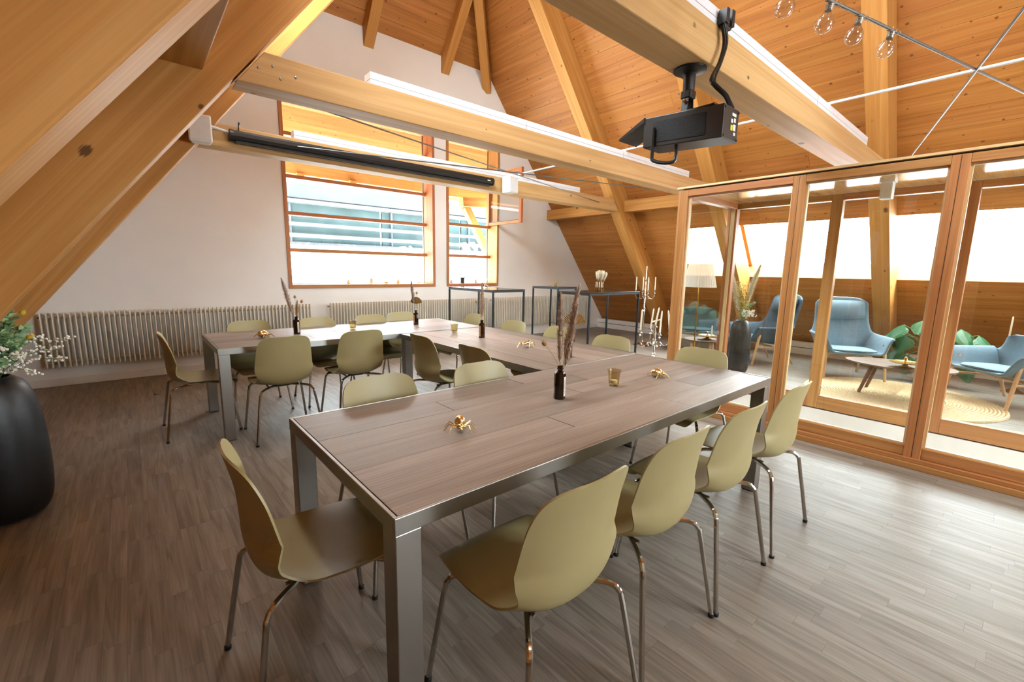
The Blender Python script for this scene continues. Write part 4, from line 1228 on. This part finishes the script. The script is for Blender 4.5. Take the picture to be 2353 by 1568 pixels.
# ---- candelabra
def candelabra(name, lab, x, y, z_hub, arm_r, cup_z, top_z, base_w, rot, foot=.11):
    t = thing(name, lab, 'candelabra', (x, y, 0), 'silver candelabra')
    c = (x, y, 0)
    if base_w:
        G().box(x - base_w, x + base_w, y - base_w, y + base_w, 0.001, .016).build('base_plate', M['silver'], t, bevel=.004)
    z0 = .017 if base_w else .001
    G().lathe([(0, z0), (foot, z0), (foot, z0 + .012), (foot * .7, z0 + .03), (foot * .35, z0 + .05), (.016, z0 + .075), (.0, z0 + .076)], 20, c).build('foot', M['silver'], t, True)
    h0 = z0 + .07
    zm = h0 + (z_hub - h0) * .72
    G().lathe([(.010, h0), (.018, h0 + .02), (.012, h0 + .04), (.018, h0 + (zm - h0) * .4), (.026, zm - .03), (.020, zm), (.010, zm + .015), (.022, zm + .03), (.010, zm + .05), (.016, z_hub - .03), (.009, z_hub - .015), (.024, z_hub), (.012, z_hub + .02), (.020, z_hub + .045), (.009, z_hub + .07), (.015, (z_hub + top_z) / 2), (.008, (z_hub + top_z) / 2 + .02), (.014, top_z - .04), (.008, top_z - .02)], 14, c).build('stem', M['silver'], t, True)
    cup = [(.006, -.07), (.012, -.055), (.006, -.04), (.016, -.028), (.024, -.024), (.010, -.018), (.014, -.006), (.013, .0), (.026, .004), (.010, .006)]
    G().lathe(cup, 14, (x, y, top_z)).build('candle_cup', M['silver'], t, True)
    tips = [Vector((x, y, top_z))]
    for k in range(4):
        a = rad(rot + 90 * k)
        d = Vector((math.cos(a), math.sin(a), 0))
        P = Vector(c)
        arm = G().tube(cat_rom([P + d * .015 + Vector((0, 0, z_hub)), P + d * arm_r * .3 + Vector((0, 0, z_hub + .025)), P + d * arm_r * .55 + Vector((0, 0, z_hub - .012)), P + d * arm_r * .82 + Vector((0, 0, z_hub - .02)), P + d * arm_r * 1.0 + Vector((0, 0, z_hub + .03)), P + d * arm_r + Vector((0, 0, cup_z - .06))], 4), .0055, 7).build('arm', M['silver'], t, True)
        G().ball(P + d * arm_r * .42 + Vector((0, 0, z_hub - .02)), .010, n=8, m=6).build('scroll', M['silver'], arm, True)
        G().lathe(cup, 12, P + d * arm_r + Vector((0, 0, cup_z))).build('candle_cup', M['silver'], arm, True)
        tips.append(P + d * arm_r + Vector((0, 0, cup_z)))
    return tips
def candle(p, L, lab, tilt=(0, 0), r=.0105, group='ivory taper candles'):
    q = Quaternion((1, 0, 0), rad(tilt[0])) @ Quaternion((0, 1, 0), rad(tilt[1]))
    t = thing('taper_candle', lab, 'candle', p, group)
    G().lathe([(0, .002), (r, .002), (r * .85, L - .02), (r * .4, L - .005), (0, L)], 10, p, q).build('wax_stick', M['wax'], t, True)
    G().tube([Vector(p) + q @ Vector((0, 0, L - .004)), Vector(p) + q @ Vector((0, 0, L + .008))], .0012, 4).build('wick', M['ink'], t)
tips = candelabra('tall_candelabra', 'tall silver candelabra with five ivory candles standing by the boarded slope', 7.35, 4.71, .915, .175, 1.052, 1.25, .16, 48)
for k, p in enumerate(tips):
    candle(p, .255, ('ivory candle at the top of the tall candelabra', 'ivory candle on the arm of the tall candelabra pointing to the boarded slope', 'ivory candle on the arm of the tall candelabra next to the bar table leg', 'ivory candle on the arm of the tall candelabra pointing to the tables', 'ivory candle on the arm of the tall candelabra next to the enclosure')[k])
tips = candelabra('low_candelabra', 'low ornate silver candelabra with askew candles beside the enclosure corner', 4.46, 2.70, .59, .165, .735, .805, 0, -41, .10)
candle(tips[0], .20, 'leaning ivory candle in the centre of the low candelabra', (4, 9))
for k, (p, tl) in enumerate(zip(tips[1:], ((-3, -9), (2, 6), (1, 1), (0, 4)))):
    candle(p, .245, ('ivory candle of the low candelabra half hidden by the enclosure post', 'ivory candle on the lounge-side arm of the low candelabra', 'upright ivory candle of the low candelabra next to the bar table leg', 'ivory candle on the table-side arm of the low candelabra')[k], tl)
candle(tips[0] + Vector((-.03, .03, .03)), .13, 'short ivory candle stub lying across the low candelabra', (60, 62))
# ---- window sill ornaments
ZS = WZ0 + .0555
def bird(x, rot, lab, s=1.0, tail=.035):
    y = 7.15
    t = thing('gold_bird', lab, 'ornament', (0, 0, 0), 'gold bird ornaments on the window sills')
    G().lathe([(0, 0), (.016, .001), (.026, .018), (.027, .034), (.019, .05), (.010, .058), (0, .06)], 14).build('bird_body', M['gold'], t, True)
    h = G().ball((0, .012, .060), .015, .016, .014, 12, 8).build('bird_head', M['gold'], t, True)
    G().lathe([(.004, 0), (0, .012)], 8, (0, .026, .060), Vector((0, 1, .1)).to_track_quat('Z', 'Y')).build('beak', M['gold'], h, True)
    G().obox((0, -.034, .04), (.014, tail, .006), Quaternion((1, 0, 0), rad(-38))).build('bird_tail', M['gold'], t, bevel=.002)
    t.location, t.rotation_euler, t.scale = (x, y, ZS), (0, 0, rad(rot)), (s, s, s)
bird(2.664, 150, 'round gold bird facing the room on the wide window sill')
bird(3.528, -75, 'gold bird with raised tail on the wide window sill', 1.05, .06)
bird(4.616, 160, 'plump gold bird on the narrow window sill beside the jamb')
bird(5.185, 80, 'gold bird with raised tail on the narrow window sill', 1.05, .06)
def sill_glass(x, r, h, wax, lab, mat='clear'):
    t = thing('candle_jar', lab, 'candle jar', (x, 7.15, ZS), 'glass jars on the window sills')
    G().lathe([(0, 0), (r * .9, 0), (r, h), (r * .93, h), (r * .84, .005), (0, .005)], 16, (x, 7.15, ZS)).build('jar_glass', M[mat], t, True)
    if wax: G().lathe([(0, .006), (r * .8, .006), (r * .8, wax), (0, wax)], 12, (x, 7.15, ZS)).build('jar_candle', M['wax'], t, True)
sill_glass(2.202, .045, .042, .02, 'low glass candle dish on the wide window sill')
sill_glass(3.041, .036, .14, .095, 'tall glass jar with a cream candle on the wide window sill')
sill_glass(3.307, .042, .082, .03, 'candle tumbler on the wide window sill beside the gold bird', 'smoke')
sill_glass(3.924, .045, .06, .03, 'squat glass candle jar by the jamb of the wide window')
sill_glass(5.484, .022, .09, .0, 'slim glass at the end of the narrow window sill')
op = thing('potted_orchid', 'small white orchid in a grey pot on the narrow window sill', 'potted plant', (4.871, 7.15, ZS))
G().lathe([(0, 0), (.036, 0), (.04, .10), (.036, .10), (.034, .09), (0, .09)], 16, (4.871, 7.15, ZS)).build('pot', M['facade_grey'], op, True)
st = G().tube(cat_rom([(4.871, 7.15, ZS + .09), (4.85, 7.14, ZS + .16), (4.78, 7.12, ZS + .17), (4.74, 7.11, ZS + .13)], 4), .002, 5).build('flower_stem', M['stem'], op, True)
for k in range(6):
    c = Vector((4.86 - .022 * k, 7.14 - .005 * k, ZS + .15 + .02 * math.sin(k * .9)))
    G().ball(c, .014, .012, .012, 8, 6).build('petals', M['blossom'], st, True)
for k in range(3):
    a = k * 2.1
    G().ball((4.871 + .035 * math.cos(a), 7.15 + .03 * math.sin(a), ZS + .105), .04, .016, .008, 10, 6, Quaternion((0, 0, 1), a)).build('leaf', M['leaf'], op, True)
# ================================================================== FLOWER VASES
def tall_vase(x, y, lab, s=1.0, rr=1.0):
    pr_ = [(0, 0), (.105, 0), (.138, .014), (.164, .05), (.180, .12), (.187, .24), (.186, .40), (.179, .53), (.167, .62), (.150, .69), (.126, .74), (.085, .772), (.078, .768), (.085, .755), (.09, .70), (0, .69)]
    t = thing('floor_vase', lab, 'vase', (x, y, 0), 'tall black floor vases')
    G().lathe([(r * s * rr, z * s) for r, z in cat_rom(pr_[1:12], 3)] + [(r * s * rr, z * s) for r, z in pr_[12:]], 36, (x, y, .0005)).build('vase_body', M['vase'], t, 60)
    return t
tall_vase(-.62, 3.50, 'tall matt black floor vase cut by the picture edge, filled with eucalyptus', 1.02)
tall_vase(6.42, 2.56, 'tall matt black floor vase with white pampas inside the lounge', .97, .80)
rv = random.Random(21)
def sprig(parent, p0, p1, name, leafmat, stemmat, n, lr, kind):
    """one stem with its leaves or blossoms, a part of a bouquet"""
    p0, p1 = Vector(p0), Vector(p1)
    mid = p0.lerp(p1, .55) + Vector((0, 0, .05))
    pts = [Vector(p) for p in cat_rom([p0, mid, p1], 6)]
    st = G().tube(pts, .002, 5).build(name, stemmat, parent)
    g = G()
    for i in range(n):
        t = .35 + .65 * i / max(1, n - 1)
        c = pts[min(len(pts) - 1, int(t * (len(pts) - 1)))]
        if kind == 'leaf':
            for sd in (-1, 1):
                a = rv.random() * 6.28
                q = Quaternion((0, 0, 1), a) @ Quaternion((1, 0, 0), rad(rv.uniform(-40, 40))) @ Quaternion((0, 1, 0), rad(rv.uniform(-25, 25)))
                rr = lr * rv.uniform(.7, 1.1)
                ring = [c + q @ Vector((rr * (1 + math.cos(w)), rr * .62 * math.sin(w), .006 * math.sin(w * 2))) for w in [k * 6.283 / 8 for k in range(8)]]
                g.add(ring, [tuple(range(8))])
        else:
            for k in range(3):
                b = c + Vector((rv.uniform(-1, 1), rv.uniform(-1, 1), rv.uniform(-.5, 1))) * lr * 3
                g.tube([c, b], .0008, 3, False)
                g.ball(b, lr, n=6, m=4)
    o = g.build('leaves' if kind == 'leaf' else 'blossoms', leafmat, st)
    tag(o, kind='stuff')
    return st
bq = thing('flower_bouquet', 'bouquet of eucalyptus and white sprays in the black vase by the rafters', 'bouquet', (-.62, 3.5, .78))
base = Vector((-.62, 3.50, .75))
for k in range(30):
    a = rv.uniform(0, 6.28)
    r = rv.uniform(.03, .22)
    sprig(bq, base + Vector((math.cos(a) * .04, math.sin(a) * .04, 0)), base + Vector((math.cos(a) * r, math.sin(a) * r, rv.uniform(.20, .34) + (.08 if k < 3 else -.08 * rv.random()))), 'eucalyptus_stem', M['eucalyptus'], M['stem'], 14, .024, 'leaf')
for k in range(12):
    a = rv.uniform(-1.3, .7)
    r = rv.uniform(.06, .17)
    sprig(bq, base + Vector((math.cos(a) * .04, math.sin(a) * .04, .02)), base + Vector((math.cos(a) * r, math.sin(a) * r, rv.uniform(.12, .34))), 'eucalyptus_stem', M['eucalyptus'], M['stem'], 14, .026, 'leaf')
for (dx, dy, dz) in ((.20, -.10, .05), (.28, -.02, .16), (.34, -.06, .22), (.22, .05, .22), (.30, -.12, .12), (.10, -.2, .2), (-.05, -.2, .26), (.02, -.16, .10), (.16, -.16, .16), (-.15, -.12, .2)):
    sprig(bq, base, base + Vector((dx, dy, dz)), 'white_spray_stem', M['blossom'], M['stem'], 9, .0065, 'blossom')
for (dx, dy, dz) in ((.10, -.05, .37), (.16, 0, .36), (.0, -.12, .30), (.18, -.08, .24), (.06, .02, .40)):
    pod(bq, base + Vector((0, 0, .1)), base + Vector((dx, dy, dz)), .013, M['yellow'])
lb_ = thing('flower_bouquet', 'white pampas and yellow blossom bouquet in the lounge vase', 'bouquet', (6.42, 2.56, .74))
base = Vector((6.42, 2.56, .72))
plume(lb_, base, (6.44, 2.40, 1.47), .062, M['pampas_white'], .26, 1500, bend=(0, .02, 0))
plume(lb_, base, (6.38, 2.72, 1.36), .058, M['pampas_white'], .26, 1200)
plume(lb_, base, (6.50, 2.66, 1.22), .05, M['pampas_white'], .26, 900)
for k in range(9):
    a = rv.uniform(0, 6.28)
    r = rv.uniform(.05, .15)
    sprig(lb_, base, base + Vector((math.cos(a) * r, math.sin(a) * r, rv.uniform(.16, .36))), 'green_stem', M['eucalyptus'], M['stem'], 8, .014, 'leaf')
for k in range(7):
    a = rv.uniform(0, 6.28)
    r = rv.uniform(.04, .13)
    sprig(lb_, base, base + Vector((math.cos(a) * r, math.sin(a) * r, rv.uniform(.34, .56))), 'yellow_stem', M['yellow'], M['stem'], 7, .009, 'blossom')
for k in range(6):
    a = rv.uniform(3.5, 6)
    sprig(lb_, base, base + Vector((math.cos(a) * .16, math.sin(a) * .16, rv.uniform(.05, .2))), 'white_spray_stem', M['blossom'], M['stem'], 7, .008, 'blossom')
# ================================================================== LOUNGE
def sm(a, b, x):
    t = max(0.0, min(1.0, (x - a) / (b - a)))
    return t * t * (3 - 2 * t)
def armchair(x, y, face, lab, high, mat):
    t = thing('high_back_armchair' if high else 'low_back_armchair', lab, 'armchair', (0, 0, 0), 'wool armchairs in the lounge')
    H = 1.09 if high else .76
    rows = []
    seatn, backn = 8, 12
    nc = 25
    for i in range(seatn + backn + 1):
        row = []
        for j in range(nc):
            u = -1 + 2 * j / (nc - 1)
            a, sg = abs(u), (1 if u >= 0 else -1)
            Lf = sm(.58, .96, a)
            hx = .275 * min(a / .6, 1) + .075 * Lf + .05 * sm(.86, 1, a)
            if i <= seatn:
                v = i / seatn
                ys = .34 - .60 * v
                zs = .395 - .05 * v
                arm = .205 + .05 * v
                p = Vector((sg * hx, ys - .05 * Lf * (1 - v), zs + arm * Lf - .028 * sm(.8, 0, v) * (1 - Lf) * 0))
            else:
                w = (i - seatn) / backn
                yb = -.26 - (.20 if high else .12) * w ** 1.1 - .03 * math.sin(w * 3.1)
                zb = .345 + (H - .345) * w
                arm_p = Vector((sg * hx, -.26 + .0 * Lf, .345 + .255 * Lf))
                cr = sm(.90, 1.0, w)
                bw = (.335 if high else .345) * (1 - .05 * w) * (1 - .10 * cr)
                back_p = Vector((sg * bw * a, yb + .075 * a ** 2.5 * (1 - .35 * w), zb - .05 * cr * a ** 4))
                k = (1 - sm(0.02, .62 if high else .75, w)) * Lf
                q = Vector((sg * (.275 * min(a / .6, 1) + .06 * Lf), yb + .02 * a, zb))
                bb = q.lerp(back_p, sm(.0, .35, w))
                ap = arm_p + Vector((0, yb * .3 + .078, (zb - .345) * .25))
                p = bb.lerp(ap, k)
            row.append(p)
        rows.append(row)
    sh = G().sheet(rows, -.038).build('upholstered_shell', mat, t, 70)
    md = sh.modifiers.new('smooth', 'SUBSURF')
    md.levels = md.render_levels = 1
    ring = []
    g = G()
    for (sc, z) in ((.0, .368), (.80, .372), (1.0, .388), (1.0, .402), (.9, .416), (.5, .424), (0, .425)):
        ring.append([(sc * .265 * (abs(math.cos(w)) ** .6) * (1 if math.cos(w) >= 0 else -1), .055 + sc * .275 * (abs(math.sin(w)) ** .6) * (1 if math.sin(w) >= 0 else -1), z + .012 * sc * math.sin(w)) for w in [2 * math.pi * k / 28 for k in range(29)]])
    g.sheet(ring).build('seat_cushion', mat, t, 60)
    if high:
        rr = []
        for i in range(9):
            w = i / 8
            rr.append([(.27 * (-1 + 2 * j / 10), -.385 - .065 * w + .055 * math.sin(math.pi * w) ** .6 * (1 - (abs(-1 + 2 * j / 10)) ** 4) + .055 * abs(-1 + 2 * j / 10) ** 2.5 * .8, .80 + .22 * w - .02 * (1 - abs(-1 + 2 * j / 10) ** 2) * (1 - w)) for j in range(11)])
        G().sheet(rr, .02).build('headrest_pad', mat, t, 60)
    for sx in (-1, 1):
        G().tube([(sx * .325, .20, .50), (sx * .345, .30, .004)], [.021, .016], 12).build('front_leg', M['beech'], t, True)
        G().tube([(sx * .26, -.22, .36), (sx * .29, -.40, .004)], [.021, .015], 12).build('rear_leg', M['beech'], t, True)
        G().tube([(sx * .335, .24, .285), (sx * .28, -.28, .25)], .014, 8).build('side_rail', M['beech'], t, True)
    G().tube([(-.30, -.02, .285), (.30, -.02, .285)], .014, 8).build('cross_rail', M['beech'], t, True)
    t.location = (x, y, 0)
    t.rotation_euler = (0, 0, math.atan2(face[1], face[0]) - math.pi / 2)
    return t
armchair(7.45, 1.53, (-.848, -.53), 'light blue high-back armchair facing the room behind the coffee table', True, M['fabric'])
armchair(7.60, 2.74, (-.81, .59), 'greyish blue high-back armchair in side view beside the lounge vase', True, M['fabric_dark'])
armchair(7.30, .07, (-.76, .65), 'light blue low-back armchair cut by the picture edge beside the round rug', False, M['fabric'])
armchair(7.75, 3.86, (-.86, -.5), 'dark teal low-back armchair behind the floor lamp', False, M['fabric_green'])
# round jute rug: coiled braid
rug = thing('round_rug', 'round braided jute rug under the coffee table', 'rug', (6.66, .86, 0))
G().lathe([(0, .001), (.90, .001), (.90, .008), (0, .008)], 64, (6.66, .86, 0)).build('rug_backing', M['jute'], rug, True)
for k in range(30):
    r = .015 + .03 * k
    g = G()
    n = max(12, int(20 + k * 1.6))
    g.tube([(6.66 + r * math.cos(w), .86 + r * math.sin(w), .010) for w in [2 * math.pi * j / n for j in range(n + 1)]], .0142, 6, False)
    g.build('braid_ring', M['jute'], rug, True)
def round_table(name, lab, x, y, a, b, z, rot, mat, group=None, legs=4, lm=None):
    t = thing(name, lab, 'table', (0, 0, 0), group)
    rows = []
    ring = []
    for (sc, zz) in ((0, z - .022), (.93, z - .022), (1.0, z - .006), (1.0, z), (0, z)):
        ring.append([(sc * a * math.cos(w) * (1 + .04 * math.cos(3 * w)), sc * b * math.sin(w), zz) for w in [2 * math.pi * k / 40 for k in range(41)]])
    G().sheet(ring).build('table_top', mat, t, 35)
    for k in range(legs):
        w = 2 * math.pi * (k + .5) / legs
        c, s_ = math.cos(w), math.sin(w)
        G().tube([(a * .62 * c, b * .70 * s_, z - .022), (a * .88 * c, b * .80 * s_, .001)], [.022, .017], 10).build('leg', lm or mat, t, True)
    t.location = (x, y, 0)
    t.rotation_euler = (0, 0, rad(rot))
round_table('coffee_table', 'rounded walnut coffee table with paired legs on the rug', 6.66, .86, .50, .34, .365, 90, M['walnut'])
bpy.data.objects['coffee_table'].location.z = .022
round_table('side_table', 'small round wooden side table behind the end glass, by the floor lamp', 6.40, 3.08, .25, .25, .42, 20, M['walnut'], None, 4, M['beech'])
def dish(x, y, z, lab, cnd=False):
    t = thing('brass_dish', lab, 'dish', (x, y, z), 'brass footed dishes')
    G().lathe([(0, 0), (.055, 0), (.058, .008), (.03, .016), (.022, .032), (.06, .04), (.13, .050), (.138, .058), (.13, .056), (.02, .046), (0, .046)], 28, (x, y, z)).build('dish_bowl', M['brass'], t, True)
    G().lathe([(.012, .045), (.016, .06), (.010, .075), (.020, .085), (.012, .10), (.016, .115), (0, .118)], 12, (x, y, z)).build('dish_stem', M['brass'], t, True)
dish(6.50, .80, .3875, 'brass footed dish on the coffee table')
dish(6.42, 3.02, .4205, 'brass footed dish on the small side table')
candle(Vector((6.46, 2.98, .475)), .16, 'short ivory candle on the side table dish', (0, 0), .011)
# floor lamp
fl_ = thing('floor_lamp', 'brass floor lamp with a pleated white shade behind the end glass', 'floor lamp', (5.80, 2.90, 0))
G().lathe([(0, 0), (.13, 0), (.13, .012), (.02, .022), (0, .024)], 24, (5.80, 2.90, .0005)).build('lamp_base', M['brass'], fl_, True)
G().tube([(5.80, 2.90, .02), (5.80, 2.90, 1.36)], .009, 10).build('lamp_pole', M['brass'], fl_, True)
n = 72
rw = []
for (r, z) in ((.215, 1.205), (.172, 1.40), (.130, 1.575)):
    rw.append([(5.80 + (r + (.003 if k % 2 else -.003)) * math.cos(2 * math.pi * k / n), 2.90 + (r + (.003 if k % 2 else -.003)) * math.sin(2 * math.pi * k / n), z) for k in range(n + 1)])
G().sheet(rw).build('lamp_shade', M['shade'], fl_)
for k in range(3):
    a = k * 2.094
    G().tube([(5.80, 2.90, 1.36), (5.80 + .13 * math.cos(a), 2.90 + .13 * math.sin(a), 1.565)], .002, 5).build('shade_spoke', M['brass'], fl_)
# monstera
mo = thing('monstera_plant', 'potted monstera with large split leaves between two lounge armchairs', 'potted plant', (8.02, .72, 0))
G().lathe([(0, 0), (.14, 0), (.17, .30), (.155, .30), (.14, .27), (0, .27)], 24, (8.02, .72, .0005)).build('pot', M['soil'], mo, True)
def mleaf(tip_c, L, yaw, pitch):
    c = Vector(tip_c)
    q = Quaternion((0, 0, 1), yaw) @ Quaternion((0, 1, 0), pitch)
    N = 9
    pts = []
    def outline(t):
        return L * .46 * math.sin(math.pi * min(1, max(0, t) ** .62)) ** .8 if t < 1 else .002
    ctr = [Vector((L * t, 0, -.12 * L * t * t)) for t in [k / N for k in range(N + 1)]]
    vs, fs = [], []
    for k, p in enumerate(ctr): vs.append(c + q @ p)
    for sd in (-1, 1):
        inner = []
        for k in range(N + 1):
            t = k / N
            w = outline(t) * .58
            inner.append(len(vs))
            vs.append(c + q @ Vector((L * (t + .03 * math.sin(math.pi * t)), sd * w, -.12 * L * t * t - w * .18)))
        for k in range(N):
            fs.append((k, k + 1, inner[k + 1], inner[k]) if sd > 0 else (k + 1, k, inner[k], inner[k + 1]))
            if 0 < k < N:
                t0, t1 = k / N, (k + .72) / N
                w0, w1 = outline(t0), outline(min(1, t1))
                o = len(vs)
                vs.append(c + q @ Vector((L * (t0 + .07), sd * w0, -.12 * L * t0 * t0 - w0 * .3)))
                vs.append(c + q @ Vector((L * (t1 + .08), sd * w1, -.12 * L * t1 * t1 - w1 * .3)))
                fs.append((inner[k], inner[k + 1], o + 1, o) if sd > 0 else (inner[k + 1], inner[k], o, o + 1))
    root = Vector((8.02, .72, .28))
    st = G().tube(cat_rom([root, root.lerp(c, .5) + Vector((0, 0, .10)), c], 5), .006, 6).build('leaf_stalk', M['stem'], mo, True)
    G().add(vs, fs).build('monstera_leaf', M['leaf'], st)
for (p, L, yw, pt) in [((7.98, 1.06, .74), .26, 2.5, .75), ((7.96, 1.02, .60), .27, 2.9, .9), ((7.92, 1.06, .42), .26, 2.7, .95), ((7.90, .96, .34), .26, 3.2, 1.0), ((7.98, .86, .82), .24, 2.9, .7), ((7.96, .50, .74), .28, 3.9, .8), ((7.96, .34, .68), .30, 4.2, .75), ((7.92, .56, .62), .26, 3.6, .9), ((7.90, .42, .34), .26, 3.8, 1.0), ((8.0, .68, .88), .24, 3.2, .7), ((7.90, .70, .54), .27, 3.3, .95), ((8.0, 1.14, .66), .22, 2.2, .7)]:
    mleaf(p, L, yw, pt)
tips = candelabra('lounge_candelabra', 'silver candelabra behind the low-back armchair at the picture edge', 8.10, -.03, .56, .17, .68, .74, 0, 45, .11)
for k, p in enumerate(tips):
    if k in (0, 1, 4): candle(p, .25, ('ivory candle in the centre of the lounge candelabra', 'ivory candle on the wall-side arm of the lounge candelabra', '', '', 'ivory candle on the arm of the lounge candelabra above the armchair back')[k], (0, 3))
